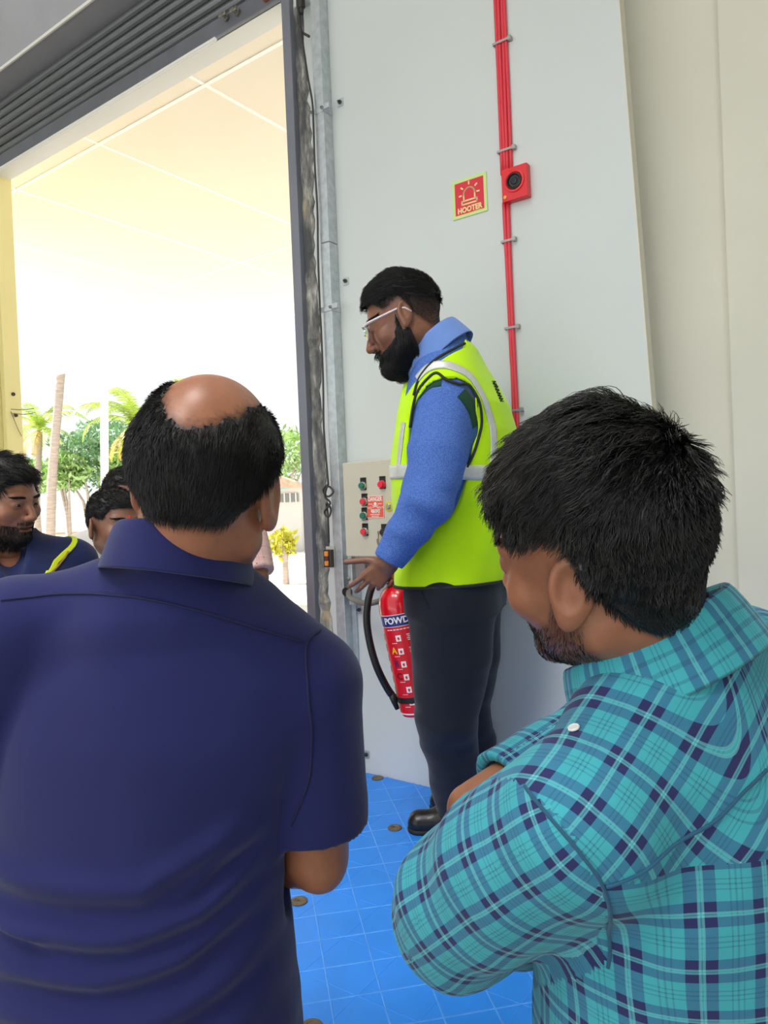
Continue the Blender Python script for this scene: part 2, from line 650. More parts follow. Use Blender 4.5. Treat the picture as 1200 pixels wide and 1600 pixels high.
MB().lathe([(.006, 0), (.006, .004), (.003, .005)], 8, Matrix.Translation(lc(tr, (TX1 - .02, TY - .001, .60))) @ Matrix.Rotation(math.radians(90), 4, 'X')).build('strap_bolt', m_bolt, tr)

anc = None
for (x, z), lab in zip(((-1.790, 3.150), (-1.800, 2.445), (-1.800, 1.133), (-1.796, .552)),
                       ('small steel wall anchor at the trunking top strap', 'small steel wall anchor beside the trunking at head height',
                        'small steel wall anchor beside the trunking below the control cabinet', 'small steel wall anchor beside the trunking foot near the blue deck')):
    a = empty('wall_anchor', (x, 0, z), 0, lab, 'anchor', 'wall anchors along the trunking')
    if anc is None:
        MB().bbox((-.014, -.003, -.016), (.014, 0, .016), .001).build('anchor_plate', m_galv, a)
        MB().lathe([(.008, .003), (.008, .010), (.004, .011), (.004, .018)], 6, Matrix.Rotation(math.radians(90), 4, 'X')).build('anchor_bolt', mat('dark_steel', (72, 70, 66), .5, metal=.5), a)
        anc = a
    else:
        for ch in anc.children:
            c = ch.copy()
            COL.objects.link(c)
            c.parent = a

m_cord = mat('dark_cord', (62, 60, 58), .55)
pen = empty('pendant_switch', tuple(on_wall(514, 872, -.07)), 0, 'small black pendant switch hanging on a knotted grey cord by the trunking', 'switch')
pts = [on_wall(x, y, Y) for x, y, Y in ((462, -60, -.05), (464, 0, -.058), (472, 60, -.060), (481, 120, -.064), (488, 160, -.068), (490, 200, -.068), (492, 260, -.068), (496, 330, -.068), (497, 400, -.068), (500, 484, -.07), (502, 520, -.068), (505, 600, -.068), (506, 670, -.068), (512, 745, -.070), (513, 758, -.072))]
crd = MB().tube([lc(pen, p) for p in bez(pts, 5)], .0042, 7)
kn = [(513, 756), (505, 766), (512, 776), (521, 768), (512, 760), (508, 776), (516, 786), (507, 800), (513, 808), (517, 796), (510, 786), (512, 800), (513, 820), (514, 848)]
crd.tube([lc(pen, on_wall(x, y, -.072 - .006 * math.sin(i * 2.1))) for i, (x, y) in enumerate(bez([(a, b, 0) for a, b in kn], 6)) for (x, y) in [(x, y)]] if False else
         [lc(pen, on_wall(q[0], q[1], -.074 - .007 * math.sin(i * .55))) for i, q in enumerate(bez([(a, b, 0) for a, b in kn], 6))], .0042, 7)
crd.build('cord', m_cord, pen, smooth=True)
sp_ = pen.location
lb = MB().bbox((-.020, -.012, -.036), (.020, .012, .034), .003)
lb.build('switch_case', mat('smoked_black_plastic', (58, 50, 46), .3), pen)
MB().bbox((-.022, .008, -.040), (.022, .014, .046), .002).build('back_plate', mat('clear_grey_plastic', (188, 184, 178), .3), pen)
for zz in (.018, -.020):
    MB().bbox((-.009, -.019, zz - .010), (.009, -.011, zz + .010), .002).build('rocker_button', mat('amber_button', (232, 148, 66), .4), pen)
MB().bbox((-.008, -.016, -.008), (.008, -.011, .006), .001).build('dark_button', mat('maroon_button', (96, 52, 52), .4), pen)

pg = empty('plug', tuple(on_wall(470, 8, -.045)), 0, 'black plug with a short curled cord beside the trunking top', 'plug')
MB().bbox((-.016, -.014, -.016), (.016, .012, .03), .006).lathe([(.010, -.034), (.012, -.016)], 10).build('plug_body', m_cord, pg)
pts = [on_wall(x, y, -.05) for x, y in ((469, 14), (466, 25), (467, 40), (472, 50), (483, 57))]
MB().tube([lc(pg, p) for p in bez(pts, 6)], .005, 8).build('plug_cord', m_cord, pg, smooth=True)
jb = MB().bbox(lc(pg, on_wall(466, 18, 0) + (0, -.03, 0)), lc(pg, on_wall(484, -60, 0) + (0, 0, .02)), .003)
jb.build('socket_box', m_wall, pg)

# ================================================================== CONTROL CABINET
CF = -0.17                                     # front plane
P0, P1 = on_wall(534.7, 724, CF), on_wall(540, 866, CF)
CX0, CX1, CZ0, CZ1 = P0[0], P0[0] + 0.38, 1.362, P0[2]
cab = empty('control_cabinet', ((CX0 + CX1) / 2, 0, CZ0), 0, 'beige electrical control cabinet with red and green push buttons', 'cabinet')
m_cab = mat('cabinet_beige', (200, 194, 176), .45, var=.02, vscale=8, bump=.05, bscale=200)
lbox(cab, (CX0 + .004, CF + .018, CZ0), (CX1 - .004, -.001, CZ1), .004).build('cabinet_body', m_cab, cab)
lbox(cab, (CX0, CF, CZ0 - .002), (CX1, CF + .017, CZ1 + .002), .004).build('cabinet_door', m_cab, cab)
m_blk = mat('black_plastic', (28, 28, 30), .4)
m_chr = mat('button_bezel', (190, 192, 190), .25, metal=.7)
mkc = {'green': mat('green_button', (28, 116, 92), .35), 'red': mat('red_button', (226, 52, 66), .35), 'bright': mat('bright_red_button', (236, 20, 56), .3)}
protos = {}
for (px, py, c) in ((563, 759, 'green'), (593, 757, 'bright'), (565, 784, 'red'), (565, 806, 'green'), (566, 831, 'red')):
    p = on_wall(px, py, CF - .02)
    b = empty('push_button', lc(cab, (p[0], CF, p[2])))
    b.parent = cab
    rot = Matrix.Rotation(math.radians(90), 4, 'X')
    MB().bbox((-.0135, -.003, -.016), (.0135, 0, .030), .001).build('legend_plate', m_blk, b)
    MB().lathe([(.0150, .002), (.0150, .008), (.0125, .011), (.0115, .011)], 20, rot).build('bezel', m_chr if c != 'bright' else mkc['red'], b, smooth=True, angle=35)
    MB().lathe([(.0118, .008), (.0118, .017), (.0108, .019), (.001, .0195)], 20, rot).build('button_cap', mkc[c], b, smooth=True, angle=35)
    v, f = text_mesh('STOP' if c != 'green' else 'START', .0075, .0002)
    mb = MB().add([(x, -.0034, y + .024) for x, y, z in v], f)
    mb.build('lettering', mat('label_white', (236, 236, 230), .5), b)
# key switch with hanging keys
p = on_wall(596, 832, CF - .02)
b = empty('key_switch', lc(cab, (p[0], CF, p[2])))
b.parent = cab
rot = Matrix.Rotation(math.radians(90), 4, 'X')
MB().bbox((-.0135, -.003, -.016), (.0135, 0, .030), .001).build('legend_plate', m_blk, b)
MB().lathe([(.0150, .002), (.0150, .010), (.0125, .014), (.001, .014)], 20, rot).build('switch_knob', mat('dark_chrome', (70, 70, 70), .3, metal=.6), b, smooth=True, angle=35)
ky = MB().bbox((-.020, -.018, -.006), (-.010, -.0155, .006), .001).tube([(-.016, -.017, -.006), (-.018, -.017, -.03)], .002, 6)
ky.bbox((-.025, -.018, -.040), (-.013, -.0155, -.022), .002).tube([(-.019, -.017, -.040), (-.019, -.017, -.066)], .002, 6)
ky.build('key', mat('key_steel', (168, 160, 144), .3, metal=.8), b)
# door lock with yellow collar
p = on_wall(607, 791, CF - .004)
b = empty('door_lock', lc(cab, (p[0], CF, p[2])))
b.parent = cab
MB().lathe([(.019, 0), (.019, .002), (.010, .003)], 22, rot).build('lock_collar', mat('yellow_collar', (206, 196, 64), .5), b)
MB().lathe([(.010, .002), (.010, .008), (.008, .010), (.001, .010)], 18, rot).build('lock_barrel', m_chr, b, smooth=True, angle=35)
# danger plate
a0, a1 = on_wall(573, 775, CF), on_wall(601, 809, CF)
dw, dh = a1[0] - a0[0], a0[2] - a1[2]
dg = empty('danger_plate', lc(cab, ((a0[0] + a1[0]) / 2, CF - .001, (a0[2] + a1[2]) / 2)))
dg.parent = cab
m_dg = mat('danger_red', (233, 92, 72), .5)
m_lw = mat('label_white', (236, 236, 230), .5)
MB().bbox((-dw / 2, -.001, -dh / 2), (dw / 2, .0008, dh / 2), .0005).build('plate', m_dg, dg)
br = MB()
for lo, hi in (((-dw / 2, dh / 2 - .002), (dw / 2, dh / 2)), ((-dw / 2, -dh / 2), (dw / 2, -dh / 2 + .002)), ((-dw / 2, -dh / 2), (-dw / 2 + .0016, dh / 2)), ((dw / 2 - .0016, -dh / 2), (dw / 2, dh / 2))):
    br.box((lo[0], -.0014, lo[1]), (hi[0], -.0009, hi[1]))
br.build('border', m_lw, dg)
tx = MB()


def put_text(mb, body, size, cx, cz, y=-.0014, bold=0.0, wmax=None):
    v, f = text_mesh(body, size, .0002, bold)
    w = max(p[0] for p in v) - min(p[0] for p in v)
    k = min(1.0, wmax / w) if wmax else 1.0
    mb.add([(x * k + cx, y - z, yy + cz) for x, yy, z in v], [tuple(q) for q in f])


put_text(tx, 'DANGER', .0225, 0, dh * .34, bold=.0006, wmax=dw * .82)
put_text(tx, 'खतरा', .020, 0, -dh * .20, bold=.0004)
put_text(tx, '415', .012, -dw * .33, -dh * .045)
put_text(tx, 'VOLTS', .010, dw * .30, -dh * .045)
for cz, w in ((-.34, .62), (-.42, .48), (.13, .82)):
    for k in range(int(w * 16)):
        x = -w * dw / 2 + (k + .5) * dw / 16
        if abs(cz - .13) < .01 and abs(x) < .012:
            continue
        tx.box((x - dw / 44, -.0014, dh * cz - .0016), (x + dw / 60, -.0009, dh * cz + .0014))
# skull and crossed bones
tx.lathe([(.0065, 0), (.0065, .0004)], 14, Matrix.Translation((0, -.001, dh * .13)) @ Matrix.Rotation(math.radians(90), 4, 'X'))
tx.box((-.0035, -.0014, dh * .13 - .0095), (.0035, -.0009, dh * .13 - .004))
for s in (-1, 1):
    tx.tube([(-.013, -.001, dh * .02 + s * .004), (.013, -.001, dh * .02 - s * .004)], .0012, 5)
tx.build('lettering', m_lw, dg)

# bracket plate and cable loop under the cabinet
bkt = empty('steel_bracket', tuple(on_wall(546, 900, -.03)), 0, 'drilled galvanised bracket with a dark cable loop below the cabinet', 'bracket')
b0, b1 = on_wall(540, 868, -.05), on_wall(552, 945, -.05)
mb = MB()
lbox(bkt, (max(b0[0], TX1 + .025), -.055, b1[2]), (b1[0] + .004, -.001, b0[2]), .002, mb)
mb.build('bracket_plate', m_galv, bkt)
lbox(bkt, (b1[0] + .004, -.035, b1[2] + .10), (b1[0] + .055, -.025, b0[2]), .002).build('bracket_web', mat('web_grey', (150, 140, 138), .5, metal=.3), bkt)
for z in (1.325, 1.262):
    MB().lathe([(.008, 0), (.008, .004), (.004, .006)], 8, Matrix.Translation(lc(bkt, ((b0[0] + b1[0]) / 2, -.055, z))) @ Matrix.Rotation(math.radians(90), 4, 'X')).build('bracket_bolt', m_bolt, bkt)
pts = [on_wall(x, y, Y) for x, y, Y in ((545, 922, -.06), (546, 932, -.10), (556, 938, -.15), (572, 943, -.17), (590, 940, -.15), (606, 932, -.10), (622, 918, -.02))]
MB().tube([lc(bkt, p) for p in bez(pts, 6)], .011, 8).build('cable_loop', mat('grey_conduit', (116, 112, 108), .45), bkt, smooth=True)
MB().lathe([(.017, 0), (.017, .022)], 12, Matrix.Translation(lc(bkt, on_wall(545, 924, -.055))) @ Matrix.Rotation(math.radians(90), 4, 'X')).build('cable_gland', m_blk, bkt)

# ================================================================== HOOTER SIGN, HOOTER, RED CABLES
SX0, SX1, SZ0, SZ1 = -1.300, -1.162, 2.554, 2.690
sg = empty('hooter_sign', ((SX0 + SX1) / 2, -.001, (SZ0 + SZ1) / 2), 0, 'square red HOOTER sign with a pale green border', 'sign')
hw_, hh_ = (SX1 - SX0) / 2, (SZ1 - SZ0) / 2
m_sgn_r = mat('sign_red', (222, 44, 62), .45)
m_sgn_g = mat('sign_pale_green', (206, 232, 148), .5)
m_sgn_y = mat('sign_pale_yellow', (240, 226, 158), .5)
MB().bbox((-hw_, -.003, -hh_), (hw_, 0, hh_), .001).build('sign_border', m_sgn_g, sg)
MB().box((-hw_ * .83, -.0036, -hh_ * .83), (hw_ * .83, -.0029, hh_ * .83)).build('sign_face', m_sgn_r, sg)
ic = MB()
y0, y1 = -.0043, -.0035


def stroke2(mb, pts, w):
    """flat pen stroke in the x-z plane"""
    for (a, b) in zip(pts[:-1], pts[1:]):
        a, b = np.array(a), np.array(b)
        d = (b - a) / max(1e-9, np.linalg.norm(b - a))
        n = np.array([-d[1], d[0]]) * w / 2
        a, b = a - d * w * .3, b + d * w * .3
        q = [a - n, b - n, b + n, a + n]
        vs = [(p[0], y0, p[1]) for p in q] + [(p[0], y1, p[1]) for p in q]
        mb.add(vs, [(0, 1, 2, 3), (7, 6, 5, 4), (0, 4, 5, 1), (1, 5, 6, 2), (2, 6, 7, 3), (3, 7, 4, 0)])


w_ = .0052
stroke2(ic, [(-.030, -.012), (.030, -.012), (.030, -.024), (-.030, -.024), (-.030, -.012)], w_)
arch = [(-.022, -.010)] + [(-.022 * math.cos(a), .010 + .022 * math.sin(a)) for a in np.linspace(0, math.pi, 12)] + [(.022, -.010)]
stroke2(ic, arch, w_)
for a in (-5, 38, 90, 142, 185):
    c, s = math.cos(math.radians(a)), math.sin(math.radians(a))
    stroke2(ic, [(.031 * c, .012 + .031 * s), (.040 * c, .012 + .040 * s)], w_)
ic.build('siren_icon', m_sgn_y, sg)
tx = MB()
put_text(tx, 'HOOTER', .026, 0, -.0435, y=-.0037, bold=.0011, wmax=.098)
for k in range(9):
    tx.box((.018 + k * .003, -.0040, -.0555), (.0200 + k * .003, -.0036, -.0545))
tx.build('lettering', m_sgn_y, sg)

m_red = mat('fire_red_plastic', (228, 44, 50), .35)
HX0, HX1, HZ0, HZ1 = -1.093, -1.000, 2.553, 2.662
ht = empty('hooter', ((HX0 + HX1) / 2, 0, (HZ0 + HZ1) / 2), 0, 'square red fire alarm hooter box with a black horn opening', 'alarm')
hw_, hh_ = (HX1 - HX0) / 2, (HZ1 - HZ0) / 2
MB().bbox((-hw_, -.030, -hh_), (hw_, -.001, hh_), .002).build('hooter_box', m_red, ht)
rot = Matrix.Translation((.001, -.030, .005)) @ Matrix.Rotation(math.radians(90), 4, 'X')
MB().lathe([(.036, -.002), (.036, .004), (.030, .005), (.026, -.001)], 32, rot).build('horn_ring', m_red, ht, smooth=True, angle=35)
MB().lathe([(.0262, -.002), (.0262, .005), (.022, .007), (.019, .002), (.012, .0015), (.010, .004), (.001, .005)], 32, rot).build('horn_mouth', m_blk, ht, smooth=True, angle=35)
MB().lathe([(.006, 0), (.006, .003), (.004, .004), (.001, .004)], 14, Matrix.Translation((-hw_ + .012, -.030, -hh_ + .014)) @ Matrix.Rotation(math.radians(90), 4, 'X')).build('indicator_lamp', mat('indicator_amber', (236, 176, 92), .3), ht)
tx = MB()
put_text(tx, 'HOOTER', .009, 0, hh_ - .012, y=-.0302)
tx.build('raised_lettering', mat('worn_red', (206, 60, 60), .5), ht)

cb = empty('red_cable_run', (-1.085, 0, 1.6), 0, 'bundle of red fire-alarm cables clipped upright on the wall', 'cable')
m_rc = mat('red_cable', (226, 62, 76), .4)
for k, dx in enumerate((-.0165, -.0055, .0055, .0165)):
    zl = 2.655
    pts = [(-1.083 + dx + .0015 * math.sin(z * 5 + k * 2), -.008 - .002 * math.sin(z * 3 + k), z) for z in np.linspace(zl, 4.6, 26)]
    MB().tube([lc(cb, p) for p in pts], .0062, 8).build('cable', m_rc, cb, smooth=True)
for k, dx in enumerate((-.012, .002)):
    pts = [(-1.083 + dx * (1 if z > 2.0 else .9) + .003 * math.sin(z * 4 + k * 1.7), -.008, z) for z in np.linspace(1.46, 2.56, 26)]
    MB().tube([lc(cb, p) for p in pts], .0070, 8).build('cable', m_rc, cb, smooth=True)
for z in (3.099, 2.734, 2.428, 2.133, 1.851, 1.52, 3.46, 3.85):
    w = .026 if z > 2.6 else .019
    c = MB()
    x = -1.083 if z > 2.6 else -1.088
    lbox(cb, (x - w, -.0175, z - .004), (x + w, -.0155, z + .004), .0005, c)
    lbox(cb, (x - w - .004, -.0175, z - .004), (x - w, -.0005, z + .004), .0005, c)
    lbox(cb, (x + w, -.0175, z - .006), (x + w + .012, -.0005, z + .008), .0005, c)
    c.build('cable_clip', mat('clip_steel', (176, 172, 168), .4, metal=.4), cb)

# ================================================================== THE YARD: wall, palms, shrubs, house
m_trunk = mat('palm_trunk', (176, 160, 148), .9, var=.22, vscale=3, bump=.5, bscale=9, stretch=(1, 1, 6))
m_frond = mat('palm_frond', (168, 192, 70), .4, var=.3, vscale=2)
m_frond_y = mat('dry_frond', (206, 170, 76), .6, var=.25, vscale=3)
m_leaf = mat('shrub_leaf', (150, 184, 104), .3, spec=.9, var=.45, vscale=1.2)  # lightened to put an overexposed haze into the leaf colour
m_ywall = mat('compound_wall', (238, 234, 226), .8, var=.04, vscale=.6)

yw = empty('compound_wall', (-30, 24, 0), math.radians(24), 'long white compound wall with an orange band across the yard', 'boundary wall')
MB().box((-30, -.12, 0), (45, .12, 1.95)).build('wall_face', m_ywall, yw)
MB().box((-30, -.15, .62), (45, -.12, .74)).build('orange_band', mat('orange_band', (226, 150, 110), .7), yw)
mb = MB()
for k in range(26):
    mb.box((-30 + k * 3, -.17, 0), (-29.72 + k * 3, -.10, 2.0))
mb.build('pilaster', m_ywall, yw)


def frond(mb, root, az, el, length, droop, width, rg, n=16):
    """one feather leaf: curved midrib with leaflets both sides"""
    p = np.array(root, float)
    pts = [p.copy()]
    e = el
    for i in range(n):
        d = np.array([math.cos(az) * math.cos(e), math.sin(az) * math.cos(e), math.sin(e)])
        p = p + d * length / n
        pts.append(p.copy())
        e -= droop / n * (1 + i / n)
    mb.tube(pts, [.03 * length / 3 * (1 - .85 * i / n) for i in range(n + 1)], 4)
    side = np.array([-math.sin(az), math.cos(az), 0])
    for i in range(2, n + 1):
        t = (pts[i] - pts[i - 1]) / np.linalg.norm(pts[i] - pts[i - 1])
        up = np.cross(side, t)
        L = width * math.sin(math.pi * min(1, .12 + .86 * i / n)) ** .6
        for s in (-1, 1):
            for h in (0, .5):
                b = pts[i - 1] + (pts[i] - pts[i - 1]) * h
                tip = b + side * s * L * (.75 + rg.uniform(-.08, .08)) + t * L * .55 - np.array([0, 0, 1]) * L * rg.uniform(.25, .5)
                w = t * .035 * length / 3
                mid = (b + tip) / 2 + np.array([0, 0, L * .07])
                mb.add([b - w, b + w, mid + w * .9, mid - w * .9, tip], [(0, 1, 2, 3), (3, 2, 4)])


def palm(base, top, r, nf, flen, label, seed, dead=2, spread=1.0):
    rg = random.Random(seed)
    base, top = np.array(base, float), np.array(top, float)
    o = empty('palm_tree', tuple(base), 0, label, 'palm tree', 'palms beyond the yard')
    h = top - base
    pts = [h * t + np.array([.12 * math.sin(t * 3.0 + seed), .1 * math.sin(t * 2 + seed), 0]) * t * (1 - t) * 4 for t in np.linspace(0, 1, 25)]
    rs = [r * (1.25 - .45 * t) * (1 + .05 * (i % 2)) for i, t in enumerate(np.linspace(0, 1, 25))]
    MB().tube(pts, rs, 10).build('trunk', m_trunk, o, smooth=True, angle=60)
    for k in range(nf):
        az = 2 * math.pi * (k / nf) + rg.uniform(-.3, .3)
        el = rg.uniform(.1, 1.25) * spread
        mb = MB()
        frond(mb, h, az, el, flen * rg.uniform(.8, 1.1), rg.uniform(1.2, 2.0), flen * .2, rg)
        mb.build('frond', m_frond, o)
    for k in range(dead):
        mb = MB()
        frond(mb, h, rg.uniform(0, 6.28), -.3, flen * .7, 1.0, flen * .14, rg)
        mb.build('dry_frond', m_frond_y, o)
    return o


def gz(p, z=0.0):
    return np.array([p[0], p[1], z])


DT = 30.0
# bare leaning trunk (its crown is above the canopy edge)
b_, t_ = at_depth(74, 775, DT), at_depth(101, 470, DT)
palm(gz(b_), t_, .17, 14, 3.6, 'tall palm with a bare leaning grey trunk beyond the yard', 11, dead=2)
b_, t_ = at_depth(58, 770, DT + 3), at_depth(62, 672, DT + 3)
palm(gz(b_), t_, .14, 13, 2.6, 'short bushy young palm left of the bare trunk', 4, dead=3, spread=1.1)
b_, t_ = at_depth(214, 790, DT - 1), at_depth(214, 665, DT - 1)
palm(gz(b_), t_, .15, 15, 2.9, 'young palm with yellowing leaf bases behind the balding man', 9, dead=4, spread=1.15)
b_, t_ = at_depth(330, 790, DT + 6), at_depth(330, 640, DT + 6)
palm(gz(b_), t_, .15, 14, 3.2, 'palm hidden mostly behind the balding head', 21, dead=2)

pole = empty('white_pole', tuple(gz(at_depth(160, 780, 26))), 0, 'plain white round post standing before the shrubs', 'post')  # plain white pole with no lamp on it
pb = np.array(pole.location)
MB().tube([(0, 0, 0), tuple(at_depth(162, 480, 26) - pb)], .14, 12).bbox((-.3, -.3, 0), (.3, .3, .15), .02).build('post', m_white, pole, smooth=True, angle=40)


def leaf_cloud(name, centre, rx, ry, rz, n, size, label, seed, m=m_leaf, stem=True):
    rg = np.random.default_rng(seed)
    o = empty(name, tuple(gz(centre)), 0, label, 'shrub', 'shrubs beyond the compound wall')
    ang = rg.normal(size=(n, 3))
    ang /= np.linalg.norm(ang, axis=1)[:, None]
    rad = (.55 + .45 * rg.random(n)) * (1 + .25 * np.sin(ang[:, 0] * 7 + seed) * np.cos(ang[:, 2] * 6))
    c = ang * rad[:, None] * np.array([rx, ry, rz]) + np.array([0, 0, centre[2]])
    a = rg.normal(size=(n, 3))
    a /= np.linalg.norm(a, axis=1)[:, None]
    b = np.cross(a, rg.normal(size=(n, 3)))
    b /= np.linalg.norm(b, axis=1)[:, None]
    s = size * (.6 + .8 * rg.random(n))[:, None]
    V = np.stack([c - a * s, c + b * s * .38, c + a * s, c - b * s * .38], 1).reshape(-1, 3)
    me = bpy.data.meshes.new('foliage')
    me.from_pydata(V.tolist(), [], (np.arange(n * 4).reshape(-1, 4)).tolist())
    me.materials.append(m)
    f = link(bpy.data.objects.new('foliage', me), o)
    f['kind'] = 'stuff'
    mb = MB()
    for k in range(5):
        e = ang[k] * np.array([rx, ry, rz]) * .8 + np.array([0, 0, centre[2]])
        mb.tube([(0, 0, 0), tuple(e * np.array([.3, .3, .6])), tuple(e)], [.09, .06, .02], 6)
    mb.build('stem', m_trunk, o)
    return o


m_leaf2 = mat('dark_shrub_leaf', (120, 160, 112), .3, spec=.9, var=.55, vscale=1.0)
for i, (px, py, d, rx, rz, lab, mm) in enumerate((
        (140, 715, 33, 1.9, 1.3, 'broad leafy shrub behind the white post', m_leaf2),
        (105, 738, 31, 1.0, .8, 'low bright shrub at the foot of the bare palm trunk', m_leaf),
        (190, 735, 32, 1.2, 1.0, 'leafy shrub between the post and the balding head', m_leaf),
        (175, 690, 36, 2.2, 1.2, 'tall dark shrub mass beyond the post', m_leaf2),
        (40, 745, 36, 1.6, 1.0, 'shrub at the yellow wall end', m_leaf),
        (440, 708, 34, 2.0, 1.2, 'treetop above the house roof by the door guide', m_leaf),
        (300, 740, 34, 2.2, 1.4, 'shrub concealed behind the balding head', m_leaf2))):
    leaf_cloud('shrub', at_depth(px, py, d), rx, rx * .8, rz, 1500, .16, lab, 40 + i, mm)
leaf_cloud('potted_shrub', at_depth(443, 848, 15), .28, .28, .30, 260, .09, 'small yellow-green bush in the bright yard by the door guide', 77, mat('yellow_leaf', (190, 186, 50), .5, var=.3, vscale=4))

hs = empty('house', tuple(gz(at_depth(452, 790, 26))), YAW, 'low grey house with a tiled roof and teal board beyond the yard', 'house')
hb = np.array(hs.location)


def hl(x, y, d):
    p = lev(x, y, d)
    q = lev(452, 790, 26)
    return (p[0] - q[0], p[1] - q[1], p[2])


a, b = hl(418, 790, 26), hl(468, 752, 26)
MB().box((a[0], 0, 0), (b[0], 4, b[2])).build('wall', mat('house_wall', (196, 192, 184), .8), hs)
r0, r1, r2 = hl(425, 742, 25.6), hl(470, 757, 25.6), hl(415, 745, 25.6)
mb = MB()
mb.prism([(r0[0] - 1.2, r0[2] - .35), (r0[0], r0[2] + .05), (r1[0], r1[2]), (r1[0], r1[2] - .1), (r0[0] - 1.2, r0[2] - .45)], 4.6, axis=1, base=-.4)
mb.build('roof', mat('roof_tiles', (190, 160, 136), .8, var=.2, vscale=8), hs)
a, b = hl(432, 764, 25.9), hl(450, 757, 25.9)
MB().box((a[0], -.08, a[2]), (b[0], 0, b[2])).build('teal_board', mat('teal_board', (74, 206, 214), .5), hs)
for (x0, x1) in ((433, 438), (440, 466)):
    a, b = hl(x0, 785, 25.9), hl(x1, 771, 25.9)
    MB().box((a[0], -.05, a[2]), (b[0], .02, b[2])).build('window', mat('house_window', (120, 122, 118), .4), hs)
for xx in (434, 443, 452, 461):
    a, b = hl(xx, 786, 25.8), hl(xx + 1.3, 770, 25.8)
    MB().box((a[0], -.10, a[2]), (b[0], -.05, b[2])).build('window_bar', mat('house_post', (206, 200, 190), .7), hs)

# ================================================================== PEOPLE: distance-field bodies turned into meshes
def A3(*p):
    return np.array(p, np.float32)


def smin(a, b, k):
    if k <= 0:
        return np.minimum(a, b)
    h = np.clip(0.5 + 0.5 * (b - a) / k, 0, 1)
    return b + (a - b) * h - k * h * (1 - h)


def smax(a, b, k):
    return -smin(-a, -b, k)


def cone(P, a, b, ra, rb):
    a, b = np.asarray(a, np.float32), np.asarray(b, np.float32)
    ab = b - a
    t = np.clip(((P - a) @ ab) / max(1e-9, float(ab @ ab)), 0, 1)
    return np.linalg.norm(P - a - t[:, None] * ab, axis=1) - (ra + (rb - ra) * t)


def ell(P, c, r, R=None):
    q = P - np.asarray(c, np.float32)
    if R is not None:
        q = q @ R
    q = q / np.asarray(r, np.float32)
    n = np.linalg.norm(q, axis=1)
    return (n - 1) * min(r) if max(r) / min(r) < 2.2 else (n - 1) * n / np.maximum(1e-6, np.linalg.norm(q / np.asarray(r, np.float32), axis=1))


def chain(P, pts, rs):
    d = None
    for i in range(len(pts) - 1):
        c = cone(P, pts[i], pts[i + 1], rs[i], rs[i + 1])
        d = c if d is None else np.minimum(d, c)
    return d


def rot_z(a):
    c, s = math.cos(a), math.sin(a)
    return np.array([[c, -s, 0], [s, c, 0], [0, 0, 1]], np.float32)


def axes_rot(yaw, pitch=0, roll=0):
    """columns: right, forward, up of something that faces 'yaw' (0 = away from the camera, + = to the left), nods and tilts"""
    cy_, sy_ = math.cos(yaw), math.sin(yaw)
    Rz = np.array([[cy_, -sy_, 0], [sy_, cy_, 0], [0, 0, 1]])
    cp, sp = math.cos(-pitch), math.sin(-pitch)
    Rx = np.array([[1, 0, 0], [0, cp, -sp], [0, sp, cp]])
    cr, sr = math.cos(roll), math.sin(roll)
    Ry = np.array([[cr, 0, sr], [0, 1, 0], [-sr, 0, cr]])
    return (Rz @ Rx @ Ry).astype(np.float32)


# smooth lattice noise
_T = RNG.random(4096).astype(np.float32) * 2 - 1


def vnoise(P, scale, seed=0):
    Q = P * np.asarray(scale, np.float32) + seed * 17.31
    I = np.floor(Q).astype(np.int64)
    Fr = Q - I
    W = Fr * Fr * (3 - 2 * Fr)
    out = 0
    for dx in (0, 1):
        for dy in (0, 1):
            for dz in (0, 1):
                h = ((I[:, 0] + dx) * 73856093 ^ (I[:, 1] + dy) * 19349663 ^ (I[:, 2] + dz) * 83492791) & 4095
                w = (W[:, 0] if dx else 1 - W[:, 0]) * (W[:, 1] if dy else 1 - W[:, 1]) * (W[:, 2] if dz else 1 - W[:, 2])
                out = out + _T[h] * w
    return out


